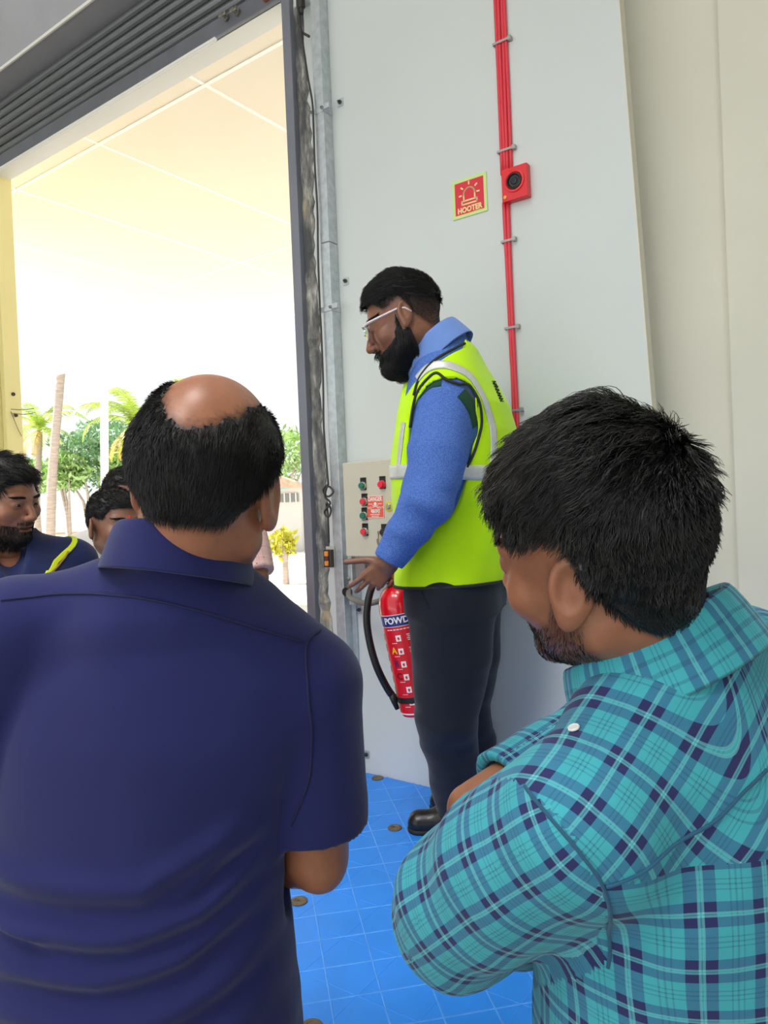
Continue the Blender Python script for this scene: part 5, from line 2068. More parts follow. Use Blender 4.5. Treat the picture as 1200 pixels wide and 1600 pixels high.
def build_vest():
    zf = PLAT_Z
    fx, fy = (.165, 2.395)
    base = (fx, fy, zf)
    P0 = person(base, 'bearded man in a bright lime safety vest and clear glasses on the platform')
    th = math.radians(68)
    hc = np.asarray(lev(629, 500, 2.18))
    nb = np.asarray(lev(684, 588, 2.215))
    hd = Head(hc, math.radians(82), math.radians(22), math.radians(0), 1.12, 1.0, nb, .060, fat=.004, mouth_open=.004, smile=.6)
    Vh, Qh, Nh = surface(hd.fn, *hd.bounds(), .0028)
    org = (.20, 2.27)
    o_ = np.array([org[0], org[1], 0])
    Rt = rot_z(th)
    rows = []

    def row(px, py, d, a, b):
        p = (np.asarray(lev(px, py, d)) - o_) @ Rt
        rows.append((p[2], a, b, p[0], p[1]))
    row(712, 960, 2.30, .190, .158)
    row(711, 905, 2.30, .192, .160)
    row(712, 850, 2.29, .192, .164)
    row(711, 790, 2.28, .196, .172)
    row(710, 730, 2.265, .204, .172)
    row(712, 680, 2.255, .206, .164)
    row(711, 640, 2.245, .200, .146)
    row(706, 605, 2.235, .182, .118)
    row(701, 575, 2.225, .150, .092)
    row(697, 548, 2.215, .098, .074)
    row(694, 532, 2.21, .070, .062)
    tor = Torso(org, th, rows)
    shL, elL, wrL = np.asarray(lev(700, 632, 2.085)), np.asarray(lev(668, 782, 2.03)), np.asarray(lev(607, 877, 2.08))
    rt = np.array([math.cos(th), math.sin(th), 0])
    shR = shL + rt * .40
    elR = np.asarray(lev(694, 790, 2.44))
    wrR = np.asarray(lev(632, 872, 2.47))
    nkL, nkR = np.asarray(lev(697, 560, 2.17)), np.asarray(lev(697, 560, 2.27))
    LA, RA = [shL, elL, wrL], [shR, elR, wrR]

    def trunk(P, o):
        d = tor.fn(P, o)
        for sh_, nk in ((shL, nkL), (shR, nkR)):
            d = smin(d, cone(P, nk, sh_, .050 + o, .060 + o), .05)
        return d

    def sleeve(P, A, o=0.0):
        e = A[1] + (A[2] - A[1]) * .96
        d = chain(P, [A[0], bow(A[0], A[1], .5, (0, 0, 0)), A[1], bow(A[1], A[2], .5, (0, 0, 0)), e], [.080 + o, .088 + o, .076 + o, .062 + o, .046 + o])
        ax = ((A[2] - A[1]) / np.linalg.norm(A[2] - A[1])).astype(np.float32)
        cp = A[1] + (A[2] - A[1]) * .97
        d = np.maximum(d, (P - cp.astype(np.float32)) @ ax)
        return smax(d, -cone(P, cp - ax * .025, cp + ax * .06, .034, .036), .003)

    def wr(P):
        h = .0045 * vnoise(P, (11, 11, 8), 21) + .0035 * vnoise(P, (22, 22, 14), 22)
        v = (P - elL) @ ((wrL - elL) / np.linalg.norm(wrL - elL))
        h += .0045 * np.sin(v * 62 + 3 * vnoise(P, (9, 9, 9), 23)) * np.clip(1 - np.abs(v - .02) / .16, 0, 1)
        return h

    def shirt(P):
        d = trunk(P, .006)
        for A in (LA, RA):
            d = smin(d, sleeve(P, A) - wr(P), .02)
        return np.maximum(d, lev(700, 900, 2.28)[2] - P[:, 2])
    V, Q, N = surface(shirt, (-.12, 1.90, 1.20), (.55, 2.66, 2.12), .0062)
    np_mesh('shirt', V, Q, m_blueC, P0, base)
    hem_z = lev(700, 910, 2.28)[2]

    def vest0(P):
        d = trunk(P, .018)
        d = d - (.009 * vnoise(P, (6, 6, 11), 31) + .005 * vnoise(P, (15, 15, 9), 32)) * np.clip((lev(700, 640, 2.25)[2] - P[:, 2]) * 6, 0, 1)
        return d

    ncut = [hit(vest0, x, y) for x, y in ((716, 532), (688, 550), (662, 571), (632, 604))]
    _m = tor.wor((0, 0, 0))
    ncut2 = []
    for p_ in ncut:
        q_ = tor.loc(np.asarray(p_, np.float32)[None])[0]
        ncut2.append(tor.wor((2 * float(tor.t[-2][3]) - q_[0], q_[1], q_[2])))

    ncut3 = [np.asarray(p_) + np.array([-.022, .03, .034]) for p_ in ncut]
    ncut4 = [np.asarray(p_) + np.array([-.022, -.02, .034]) for p_ in ncut2]

    def vest(P):
        q = tor.loc(P)
        d = vest0(P)
        # armholes
        for A, s in ((LA, -1), (RA, 1)):
            c = A[0]
            b = c + (A[1] - c) * .20
            out = (rt * s)
            d = smax(d, -cone(P, b - np.array([0, 0, .012]) - out * .02, b + out * .3, .095, .11), .006)
            d = smax(d, -cone(P, A[0] + np.array([0, 0, .0]), A[1], .088, .098), .006)
        # neck opening: V in front
        nkc = np.asarray(lev(690, 548, 2.21))
        fwd = Rt[:, 1]
        d = smax(d, -cone(P, nkc - np.array([0, 0, .055]) + fwd * .01, nkc + np.array([0, 0, .2]), .108, .125), .006)
        fwd = Rt[:, 1]
        d = smax(d, -chain(P, ncut, [.026, .024, .026, .032]), .005)
        d = smax(d, -chain(P, ncut3, [.034, .036, .040, .040]), .005)
        d = smax(d, -chain(P, ncut4, [.034, .036, .040, .040]), .005)
        d = smax(d, -chain(P, ncut2, [.026, .024, .026, .032]), .005)
        tilt = (q[:, 1]) * -.03
        return np.maximum(d, hem_z + tilt - P[:, 2])
    V, Q, N = surface(vest, (-.12, 1.90, 1.20), (.55, 2.66, 2.12), .0058)
    np_mesh('safety_vest', V, Q, m_lime, P0, base)
    vsm = lambda P: vest0(P)
    # reflective tape: round the waist and over the shoulder
    pieces = []

    def strip(pts, w, name, m_, fn=vest, off=.0022, n=10):
        V_, F_ = ribbon(fn, pts, w, off, n)
        np_mesh(name, V_, F_, m_, P0, base)
    waist = []
    for a in np.linspace(0, 2 * math.pi, 25):
        zz = lev(700, 740, 2.27)[2]
        i = np.interp(zz, tor.t[:, 0], np.arange(len(tor.t)))
        cxq, cyq = (np.interp(zz, tor.t[:, 0], tor.t[:, k]) for k in (3, 4))
        aa, bb = (np.interp(zz, tor.t[:, 0], tor.t[:, k]) for k in (1, 2))
        waist.append(tor.wor((cxq + (aa + .02) * math.sin(a), cyq + (bb + .02) * math.cos(a), zz + .012 * math.cos(a))))
    strip(waist, .042, 'reflective_tape', m_tape, vsm, .0032, 4)
    H = lambda x, y: hit(vsm, x, y)
    strip([H(652, 592), H(668, 576), H(690, 570), H(715, 576), H(738, 592), H(757, 625), H(768, 660), H(771, 700), H(768, 745)], .026, 'reflective_tape', m_tape, vsm, .0030, 8)
    strip([H(631, 660), H(627, 690), H(624, 715), H(622, 745)], .020, 'reflective_tape', m_tape, vsm, .0030, 8)
    # black edging: armhole and hem
    hem = []
    for a in np.linspace(0, 2 * math.pi, 33):
        q = np.array([tor.t[1][3] + .25 * math.sin(a), tor.t[1][4] + .22 * math.cos(a), 0])
        q[2] = hem_z - .03 * q[1] + .004
        hem.append(tor.wor(q))
    hp, _ = on_surface(vsm, np.array(hem), .001)
    hp[:, 2] = [h[2] for h in hem]
    mb = MB().tube([Vector(map(float, p - base)) for p in hp], .0055, 6)
    mb.build('hem_binding', m_pipe, P0, smooth=True)
    ah = [(641, 668), (645, 640), (653, 612), (668, 592), (682, 583), (697, 593), (716, 600), (732, 602), (744, 618), (751, 640), (752, 665), (743, 700), (730, 730)]
    pts = [hit(vsm, x, y) for x, y in ah]
    c, n_ = on_surface(vsm, np.array(bez(pts, 8)), .001)
    MB().tube([Vector(map(float, p - base)) for p in c], .0042, 6).build('armhole_binding', m_pipe, P0, smooth=True)
    nl = [hit(vsm, x, y) for x, y in ((726, 537), (708, 546), (690, 556), (676, 566), (663, 580), (653, 597), (647, 618))]
    c, n_ = on_surface(vsm, np.array(bez(nl, 8)), .0015)
    MB().tube([Vector(map(float, p - base)) for p in c], .0042, 6).build('neck_binding', m_pipe, P0, smooth=True)
    # dark green strips that paint the mesh's shading round the armhole
    strip([hit(shirt, 722, 612), hit(shirt, 740, 640), hit(shirt, 746, 665)], .045, 'armhole_shade', m_green, shirt, .0012, 8)
    strip([hit(shirt, 655, 618), hit(shirt, 672, 602), hit(shirt, 690, 598)], .024, 'armhole_shade', m_green, shirt, .0012, 8)
    # small dark print on the back of the vest
    mb = MB()
    rg_ = random.Random(12)
    x0, y0 = 771, 596
    for k in range(7):
        yy = y0 + k * 4.6
        xx = x0 + k * 1.9
        zig = [(xx - 2, yy), (xx + 3, yy + rg_.uniform(-1, 2)), (xx - 1, yy + 3), (xx + 4, yy + 3 + rg_.uniform(-1, 2))]
        w = [hit(vsm, a_, b_) for a_, b_ in zig]
        c, n_ = on_surface(vsm, np.array(bez(w, 4)), .0012)
        mb.tube([Vector(map(float, p - base)) for p in c], .0017, 4)
    mb.build('back_print', m_pipe, P0)
    # shirt collar
    ccen = np.asarray(lev(681, 552, 2.205))
    collar(P0, base, 'collar', m_pale, ccen, axes_rot(th + math.radians(8), math.radians(38), 0), .098, .104, .042, .040, math.radians(20), math.radians(340), .020, .010, point=.03)
    # inner dark collar facing in front
    # trousers and shoes
    hL, hR = np.asarray(lev(702, 930, 2.22)), np.asarray(lev(718, 930, 2.40))
    kL, kR = np.asarray(lev(698, 1110, 2.25)), np.asarray(lev(722, 1100, 2.44))
    aL, aR = np.asarray(lev(712, 1262, 2.36)), np.asarray(lev(742, 1240, 2.52))
    td = np.array([-.94, .10])

    def legs(P, o=0.0):
        d = tor.fn(P, o - .020, zlo=lev(700, 945, 2.3)[2], zhi=hem_z + .10)
        for hp_, kn, an in ((hL, kL, aL), (hR, kR, aR)):
            l = chain(P, [hp_, bow(hp_, kn, .5, (.008, 0, 0)), kn, bow(kn, an, .5, (.006, 0, 0)), an], [.128 + o, .118 + o, .094 + o, .080 + o, .062 + o])
            d = smin(d, l, .05)
        return d

    def trs(P):
        d = legs(P, .006)
        d = d - .009 * vnoise(P, (7, 7, 13), 41) - .006 * vnoise(P, (13, 13, 24), 42) * np.clip((1.15 - P[:, 2]) * 3, .3, 1)
        return np.maximum(np.maximum(d, zf + .03 - P[:, 2]), P[:, 2] - hem_z - .08)
    V, Q, N = surface(trs, (-.12, 2.02, zf), (.52, 2.76, hem_z + .12), .007)
    np_mesh('trousers', V, Q, m_trC, P0, base)
    # pocket seam
    w = [hit(trs, x, y) for x, y in ((658, 918), (662, 932), (668, 945), (671, 952))]
    c, n_ = on_surface(trs, np.array(bez(w, 6)), .001)
    MB().tube([Vector(map(float, p - base)) for p in c], .0022, 5).build('pocket_seam', mat('seam_black', (12, 13, 18), .9), P0)
    for an in (aL, aR):
        shoe(P0, base, an[:2] + td * .125, an[:2] - td * .075, zf, m_shoe, .050, .085)
    # hands
    hl = hand_fn(wrL, (-.50, .12, -.55), (.12, .95, -.1), (-.75, 0, .60), .88, ((-.05, .35, .3), (.15, .45, .35), (.55, .7, .4), (.7, .8, .4)), .13, (1.0, .10, .35))
    hr = hand_fn(wrR, (-.5, .0, -.6), (.0, -.9, -.1), (-.6, 0, .6), 1.0, ((.9, 1.0, .7),) * 4)
    fl_ = lambda P: smin(chain(P, [bow(elL, wrL, .55, (0, 0, 0)), wrL], [.042, .031]), hl(P), .016)
    fr_ = lambda P: smin(chain(P, [bow(elR, wrR, .55, (0, 0, 0)), wrR], [.042, .031]), hr(P), .016)
    a = surface(fl_, np.minimum(hl.lo, wrL) - .04, np.maximum(hl.hi, bow(elL, wrL, .55, (0, 0, 0))) + .04, .0030)
    b = surface(fr_, np.minimum(hr.lo, wrR) - .04, np.maximum(hr.hi, bow(elR, wrR, .55, (0, 0, 0))) + .04, .0050)
    core = lambda P: np.minimum(np.minimum(legs(P, -.030), trunk(P, -.040)), np.minimum(chain(P, LA, [.06, .055, .033]), chain(P, RA, [.06, .055, .033])))
    c_ = surface(core, (-.1, 1.95, zf + .05), (.5, 2.72, 2.02), .016, 1)
    fade = lambda q: hd.hair_mask(q, front=.066, side=.030, nape=-.062, temple=.030)
    Lq = hd.loc(Vh)
    T = hd.tint(Vh, .55)
    T *= 1 - (np.clip((fade(Lq) + .012) / .022, 0, 1) * np.interp(Lq[:, 2] - .42 * Lq[:, 1], [-.02, .06], [.55, .93]))[:, None]
    V, Q, Tt = join_arrays([(Vh, Qh, T), (a[0], a[1], None), (b[0], b[1], None), (c_[0], c_[1], None)])
    np_mesh('body', V, Q, m_skinC, P0, base, tint=Tt)
    hd.eyes(P0, base, look=(0, -.25))
    topm = lambda q: np.minimum(fade(q), (q[:, 2] - .044 - np.clip(q[:, 1], -.2, 0) * .42) * .8)
    ln = lambda q: np.interp(q[:, 1], [-.1, -.05, .03, .09], [.014, .020, .026, .030])
    grow_hair(hd, Vh, Qh, P0, base, m_hairC, 7000, ln, lambda q: np.stack([-.15 + q[:, 0] * 0, .8 + q[:, 0] * 0, .2 + q[:, 0] * 0], 1), lift=.55, r0=.0006, nseg=4, noise=.30, seed=15, mask=topm, hug=.016,
              cap=lambda q: np.interp(q[:, 1], [-.1, -.04, .05, .09], [.006, .011, .014, .012]), cap_slope=.32)
    grow_hair(hd, Vh, Qh, P0, base, m_hairC, 6000, lambda q: np.interp(q[:, 2], [-.06, 0, .05], [.002, .004, .010]), lambda q: np.stack([q[:, 0] * 0, q[:, 0] * 0 - .2, q[:, 0] * 0 - 1], 1), thick=.0015, lift=.6, r0=.00028, nseg=2, noise=.25, seed=16,
              mask=lambda q: np.minimum(fade(q), -(topm(q) - .006)), name='faded_sides', capped=False)
    beard = lambda q: hd.beard_mask(q) * .02 - .008
    bl = lambda q: np.interp(q[:, 2], [-.13, -.10, -.06, -.03, .01], [.050, .044, .026, .014, .006])
    grow_hair(hd, Vh, Qh, P0, base, m_hairC, 6000, bl, lambda q: np.stack([q[:, 0] * 0, q[:, 0] * 0 + .10, q[:, 0] * 0 - 1], 1), lift=.45, r0=.0007, nseg=4, noise=.25, seed=17, mask=beard, name='beard', droop=.15, hug=.05,
              cap=lambda q: np.interp(q[:, 2], [-.13, -.10, -.05, 0], [.020, .020, .010, .002]))
    brow = lambda q: .0055 - np.abs(q[:, 2] - .0235) - .2 * np.maximum(0, np.abs(np.abs(q[:, 0]) - .030) - .018) - 10 * (q[:, 1] < .05) - .5 * np.maximum(0, .013 - np.abs(q[:, 0]))
    grow_hair(hd, Vh, Qh, P0, base, m_hairC, 900, lambda q: np.full(len(q), .010), lambda q: np.stack([np.sign(q[:, 0]), q[:, 0] * 0, q[:, 0] * 0 + .3], 1), thick=.0006, lift=.3, r0=.0004, nseg=3, noise=.2, seed=18, mask=brow, name='eyebrows', capped=False)
    # clear safety glasses
    fr = mat('clear_frame', (214, 200, 206), .2, coat=.3)
    gl = bpy.data.materials.new('lens_glass')
    gl.use_nodes = True
    gb = gl.node_tree.nodes['Principled BSDF']
    gb.inputs['Transmission Weight'].default_value = 1.0
    gb.inputs['Roughness'].default_value = .02
    gb.inputs['IOR'].default_value = 1.05
    W = lambda x, y, z: tuple(hd.wor((x, y, z)) - base)
    gE = MB()
    for s in (-1, 1):
        loop = [W(s * (.034 + .027 * math.cos(a)), .104 - .010 * abs(math.cos(a)) * (math.cos(a) > 0), .002 + .019 * math.sin(a)) for a in np.linspace(0, 2 * math.pi, 25)]
        gE.tube(loop, .0022, 6, caps=False)
        gE.tube([W(s * .060, .096, .012), W(s * .076, .085, .012), W(s * .0815, .04, .011), W(s * .083, .0, .010), W(s * .082, -.018, .004), W(s * .081, -.030, -.012)], [.0036, .0044, .0036, .003, .003, .0026], 6)
    gE.tube([W(-.008, .106, .006), W(0, .109, .008), W(.008, .106, .006)], .0022, 6)
    g = gE.build('glasses', fr, P0, smooth=True)
    for s in (-1, 1):
        mb = MB()
        rim = [W(s * (.034 + .026 * math.cos(a)), .104 - .010 * abs(math.cos(a)) * (math.cos(a) > 0), .002 + .018 * math.sin(a)) for a in np.linspace(0, 2 * math.pi, 24, endpoint=False)]
        fwd = Vector(map(float, hd.R[:, 1])) * .0012
        mb.add([Vector(p) for p in rim] + [Vector(p) + fwd for p in rim], [tuple(range(24)), tuple(range(24, 48))[::-1]] + [(k, (k + 1) % 24, 24 + (k + 1) % 24, 24 + k) for k in range(24)])
        mb.build('lens', gl, g)
    return hd


build_vest()

# ------------------------------------------------------------------ FIRE EXTINGUISHER held by its handle
ax_t, ax_b = np.asarray(at_depth(622, 930, 2.45)), np.asarray(at_depth(660, 1112, 2.45))
ext = empty('fire_extinguisher', tuple(ax_b), 0, 'red powder fire extinguisher with a black hose, held tilted beside the vest man', 'extinguisher')
zax = Vector(ax_t - ax_b)
HL = zax.length
zax.normalize()
fwdv = Vector((0 - ax_b[0], -CAM_D - ax_b[1], 0)).normalized()
yax = (fwdv - zax * fwdv.dot(zax)).normalized() * -1
xax = yax.cross(zax)
ext.rotation_mode = 'QUATERNION'
ext.rotation_quaternion = Matrix((xax, yax, zax)).transposed().to_quaternion()
RR = .073
m_ext = mat('extinguisher_red', (214, 10, 34), .22, coat=.5)
MB().lathe([(.050, .0), (RR * .93, .004), (RR, .018), (RR, HL - .045), (RR * .985, HL - .025), (RR * .90, HL + .002), (RR * .66, HL + .026), (RR * .38, HL + .038), (.018, HL + .042), (.016, HL + .06)], 40).build('cylinder', m_ext, ext, smooth=True, angle=50)
MB().lathe([(.018, HL + .055), (.018, HL + .085), (.012, HL + .09)], 16).build('valve', mat('brass', (170, 120, 60), .3, metal=.9), ext, smooth=True, angle=40)
MB().lathe([(.0165, HL + .042), (.024, HL + .046), (.024, HL + .058), (.0165, HL + .062)], 20).build('neck_ring', mat('dark_red_ring', (110, 20, 24), .4), ext, smooth=True, angle=40)
hd_ = MB()
hd_.bbox((-.012, -.012, HL + .080), (.085, .012, HL + .088), .003)
hd_.build('carry_handle', m_red, ext)
MB().bbox((-.014, -.011, HL + .104), (.080, .011, HL + .112), .003, Matrix.Rotation(math.radians(4), 4, 'Y')).build('squeeze_lever', m_red, ext)
MB().bbox((-.016, -.013, HL + .078), (-.004, .013, HL + .114), .002).build('lever_bracket', m_bolt, ext)


def bend_on(mbx, v, f, r, z0, a0):
    """wrap flat artwork (x right, y up) round the cylinder; a0 = angle of x=0 measured from the side that faces the camera"""
    out = []
    for x, y, z in v:
        a = a0 + x / r - math.pi / 2
        rr = r + .0006 + z * .5
        out.append((rr * math.cos(a), rr * math.sin(a), z0 + y))
    mbx.add(out, f)


def patch(mbx, x0, x1, y0, y1, z0, a0, r=RR + .0003, n=10):
    v, f = [], []
    for i in range(n + 1):
        x = x0 + (x1 - x0) * i / n
        v += [(x, y0, 0), (x, y1, 0)]
    for i in range(n):
        f.append((2 * i, 2 * i + 2, 2 * i + 3, 2 * i + 1))
    bend_on(mbx, v, f, r, z0, a0)


LW = .098
A0 = .08
m_lb_blue = mat('label_blue', (38, 46, 128), .35)
m_lb_w = mat('label_white_gloss', (240, 236, 234), .35)
m_lb_r = mat('label_red', (216, 22, 44), .3)
b_ = MB()
patch(b_, -LW - .008, LW, -.335, 0, HL - .052, A0, RR + .0003, 24)
b_.build('label', m_lb_w, ext)
b_ = MB()
patch(b_, -LW + .002, LW - .002, -.330, -.040, HL - .052, A0, RR + .0009, 24)
b_.build('label_red_field', m_lb_r, ext)
b_ = MB()
patch(b_, -LW + .001, LW - .001, -.038, -.002, HL - .052, A0, RR + .0009, 24)
b_.build('label_blue_band', m_lb_blue, ext)
tx = MB()


def wrap_text(body, size, x, y, bold=0.0):
    v, f = text_mesh(body, size, .0002, bold, 'LEFT')
    bend_on(tx, [(px_ + x, py_ + y, pz_ + .0012) for px_, py_, pz_ in v], [tuple(q) for q in f], RR + .0012, HL - .052, A0)


wrap_text('POWDER', .029, -.073, -.020, .0010)
for k in range(11):
    patch(tx, -.068 + k * .012, -.059 + k * .012, -.0505, -.0475, HL - .052, A0, RR + .0014, 2)
rows_ = ((-.078, 'B'), (-.122, 'A'), (-.165, 'B'), (-.208, 'C'), (-.250, ''), (-.292, ''))
for k, (y, ch) in enumerate(rows_):
    for j in range(4):                                              # small lettering, too small to read in the photo
        for q in range(5):
            patch(tx, -.002 + q * .012 + (j % 2) * .002, .008 + q * .012, y + .008 - j * .006, y + .0105 - j * .006, HL - .052, A0, RR + .0014, 1)
    patch(tx, -.040, -.022, y - .010, y + .010, HL - .052, A0, RR + .0014, 4)
    for q in range(3):
        patch(tx, -.058 + q * .007, -.053 + q * .007, y - .0165, y - .0145, HL - .052, A0, RR + .0014, 1)
tx.build('label_lettering', m_lb_w, ext)
tx = MB()
for k, (y, ch) in enumerate(rows_):
    patch(tx, -.034, -.028, y - .006, y + .004, HL - .052, A0, RR + .0018, 2)
    patch(tx, -.036, -.026, y - .001, y + .001, HL - .052, A0, RR + .0018, 2)
tx.build('pictograms', m_lb_r, ext)
for (y, ch, m_) in ((-.122, 'A', mat('letter_yellow', (244, 186, 40), .4)), (-.165, 'B', mat('letter_purple', (110, 30, 96), .4)), (-.208, 'C', mat('letter_dark_red', (120, 12, 26), .4))):
    tx = MB()
    wrap_text(ch, .030, -.066, y + .003, .001)
    tx.build('class_letter', m_, ext)
tx = MB()
for k in range(7):
    patch(tx, -LW - .006, -LW + .0005, -.085 - k * .036, -.062 - k * .036, HL - .052, A0, RR + .0010, 2)
tx.build('label_edge_marks', mat('label_black', (40, 30, 34), .5), ext)
st = MB()
st.lathe([(RR + .0005, .052), (RR + .0035, .053), (RR + .0035, .072), (RR + .0005, .073)], 36)
st.bbox((-RR - .022, -.012, .050), (-RR + .004, .012, .076), .003)
st.build('hose_strap', m_blk, ext)
hose = [np.asarray(at_depth(x, y, d)) for x, y, d in ((606, 893, 2.44), (592, 900, 2.42), (582, 915, 2.41), (575, 940, 2.40), (573, 970, 2.40), (578, 1005, 2.40), (588, 1040, 2.40), (601, 1068, 2.41), (611, 1085, 2.415))]
Minv = Matrix.Translation(ext.location) @ ext.rotation_quaternion.to_matrix().to_4x4()
Minv = Minv.inverted()
MB().tube([Minv @ Vector(map(float, p)) for p in bez(hose, 6)], .0125, 10).build('hose', m_blk, ext, smooth=True)
nz = [np.asarray(at_depth(x, y, 2.415)) for x, y in ((611, 1083), (616, 1096), (621, 1108))]
MB().tube([Minv @ Vector(map(float, p)) for p in nz], [.0125, .010, .0075], 10).build('nozzle', m_blk, ext, smooth=True)

# ------------------------------------------------------------------ THE MEN BY THE DOOR
def bystander(label, hc, face, body_th, zf, shirt_mat, skin, hairm, H=None, head_kw=None, mask_kw=None, hair_len=.022, hair_n=3500, curly=0.0, stubble=0.0, beard=False, sleeve=.55, plaid=None,
              armL=None, armR=None, trousers=(52, 54, 60), wide=1.0, deep=1.0, belly=0.0, voxel=.0032, eyes=True, collar_h=.028, look=(0, 0), collar_m=None, vneck=False):
    hc = np.asarray(hc, float)
    H = H or (hc[2] + .125 - zf)
    k = H / 1.72
    fw = np.array([-math.sin(body_th), math.cos(body_th)])
    rt = np.array([math.cos(body_th), math.sin(body_th)])
    org = hc[:2] - fw * .035 * k
    base = (org[0], org[1], zf)
    P0 = person(base, label)
    kw = dict(pitch=0.0, roll=0.0, scale=1.0)
    kw.update(head_kw or {})
    tor = std_torso(org, body_th, zf, H, wide, deep, belly)
    nb = tor.wor((0, -.005, zf + 1.47 * k))
    hd = Head(hc, face, kw['pitch'], kw['roll'], kw['scale'], kw.get('width', 1.0), nb, kw.get('neck_r', .057), fat=kw.get('fat', 0), smile=kw.get('smile', 0), mouth_open=kw.get('mouth_open', 0))
    Vh, Qh, Nh = surface(hd.fn, *hd.bounds(), voxel)
    S = {}
    for s in (-1, 1):
        shd = tor.wor((s * .178 * k * wide, -.015, zf + 1.395 * k))
        el = tor.wor((s * .235 * k * wide, -.03, zf + 1.10 * k))
        wr = tor.wor((s * .225 * k * wide, .10, zf + .86 * k))
        o = armL if s < 0 else armR
        if o:
            el, wr = (np.asarray(q, float) for q in o)
        S[s] = (np.asarray(shd), np.asarray(el), np.asarray(wr))

    def trunk(P, o):
        d = tor.fn(P, o)
        for s in (-1, 1):
            nk = tor.wor((s * .06, -.018, zf + 1.445 * k))
            d = smin(d, cone(P, nk, S[s][0], .046 + o, .058 + o), .045)
        return d
    full = sleeve > 1.0

    def shirt(P):
        d = trunk(P, .010)
        for s in (-1, 1):
            a, e, w = S[s]
            if full:
                c = e + (w - e) * .93
                l = chain(P, [a, e, c], [.066, .058, .042])
                ax, cp = (w - e), c
            else:
                c = a + (e - a) * (sleeve / .6 if sleeve < .6 else .95)
                l = chain(P, [a, c], [.068, .072])
                ax, cp = (e - a), c
            ax = (ax / np.linalg.norm(ax)).astype(np.float32)
            l = np.maximum(l, (P - cp.astype(np.float32)) @ ax)
            d = smin(d, l, .018)
        d = d - .0035 * vnoise(P, (10, 10, 10), 51) - .0025 * vnoise(P, (20, 20, 10), 52)
        if vneck:
            f0 = tor.wor((0, .06, zf + 1.46 * k))
            f1 = tor.wor((0, .15, zf + 1.36 * k))
            d = smax(d, -cone(P, f0, f1, .052, .018), .006)
        return np.maximum(d, zf + .84 * k - P[:, 2])
    ps = np.array([p for s in (-1, 1) for p in S[s]] + [tor.wor((x, y, zf + 1.5 * k)) for x in (-.2, .2) for y in (-.2, .2)])
    lo, hi = ps.min(0) - .11, ps.max(0) + .11
    lo[2], hi[2] = zf + .80 * k, zf + 1.53 * k
    V, Q, N = surface(shirt, lo, hi, .0085)
    uv = None
    if plaid:
        C = V[Q].mean(1)
        Vc = V[Q].reshape(-1, 3)
        q = tor.loc(Vc)
        uv = np.stack([q[:, 0], q[:, 2]], 1)
        for s in (-1, 1):
            l = cone(C, S[s][0], S[s][1], .06, .06) if not full else chain(C, list(S[s]), [.06, .055, .04])
            m = np.repeat(l < trunk(C, .0), 4)
            u, v, _ = limb_uv(Vc, list(S[s]), .062)
            uv[m] = np.stack([u, v], 1)[m]
    np_mesh('shirt', V, Q, shirt_mat, P0, base, uv=uv)
    ccen = tor.wor((0, -.006, zf + 1.468 * k))
    o = collar(P0, base, 'collar', collar_m or shirt_mat, ccen, axes_rot(body_th, math.radians(14), 0), .074, .078, collar_h, .030, math.radians(26), math.radians(334), .03, .012)
    if plaid:
        u = o.data.uv_layers.new(name='cloth')
        lp = np.array([l_.vertex_index for l_ in o.data.loops])
        u.data.foreach_set('uv', np.stack([(lp // 9) * .012, (lp % 9) * .009], 1).astype(np.float32).ravel())
    parts = []
    for s in (-1, 1):
        a, e, w = S[s]
        d = (w - e) / np.linalg.norm(w - e)
        h = hand_fn(w, d, -rt[0] * s * A3(1, 0, 0) - rt[1] * s * A3(0, 1, 0), A3(fw[0], fw[1], .2), .98, ((.3, .4, .3),) * 4)
        st = a + (e - a) * .5 if not full else e + (w - e) * .5
        f = lambda P, st=st, e=e, w=w, h=h: smin(chain(P, [st, e, w] if not full else [st, w], [.047, .043, .029] if not full else [.038, .029]), h(P), .015)
        pp = np.array([st, w, h.lo, h.hi] + ([e] if not full else []))
        parts.append((*surface(f, pp.min(0) - .06, pp.max(0) + .06, .007)[:2], None))
    hips = [tor.wor((s * .09, 0, zf + .88 * k)) for s in (-1, 1)]
    kn = [tor.wor((s * .10, .02, zf + .48 * k)) for s in (-1, 1)]
    an = [tor.wor((s * .11, -.02, zf + .08)) for s in (-1, 1)]
    leg = lower_body(P0, base, tor, hips, kn, an, zf, cloth_mat('trouser_cloth', trousers), m_shoe, fw, top=zf + .98 * k, h=.012)
    core = lambda P: np.minimum(np.minimum(leg(P, -.020), trunk(P, -.040)), np.minimum(*[cone(P, S[s][0], S[s][1], .05, .042) for s in (-1, 1)]))
    lo2 = lo.copy()
    lo2[2] = zf + .05
    c_ = surface(core, lo2, hi, .018, 1)
    mkw = dict(front=.066, side=.020, nape=-.070, temple=.024)
    mkw.update(mask_kw or {})
    mask = lambda q: hd.hair_mask(q, **mkw)
    T = hd.tint(Vh, stubble)
    T *= 1 - .6 * np.clip((mask(hd.loc(Vh)) + .008) / .012, 0, 1)[:, None]
    V, Q, Tt = join_arrays([(Vh, Qh, T)] + parts + [(c_[0], c_[1], None)])
    np_mesh('body', V, Q, skin, P0, base, tint=Tt)
    if eyes:
        hd.eyes(P0, base, look=look)
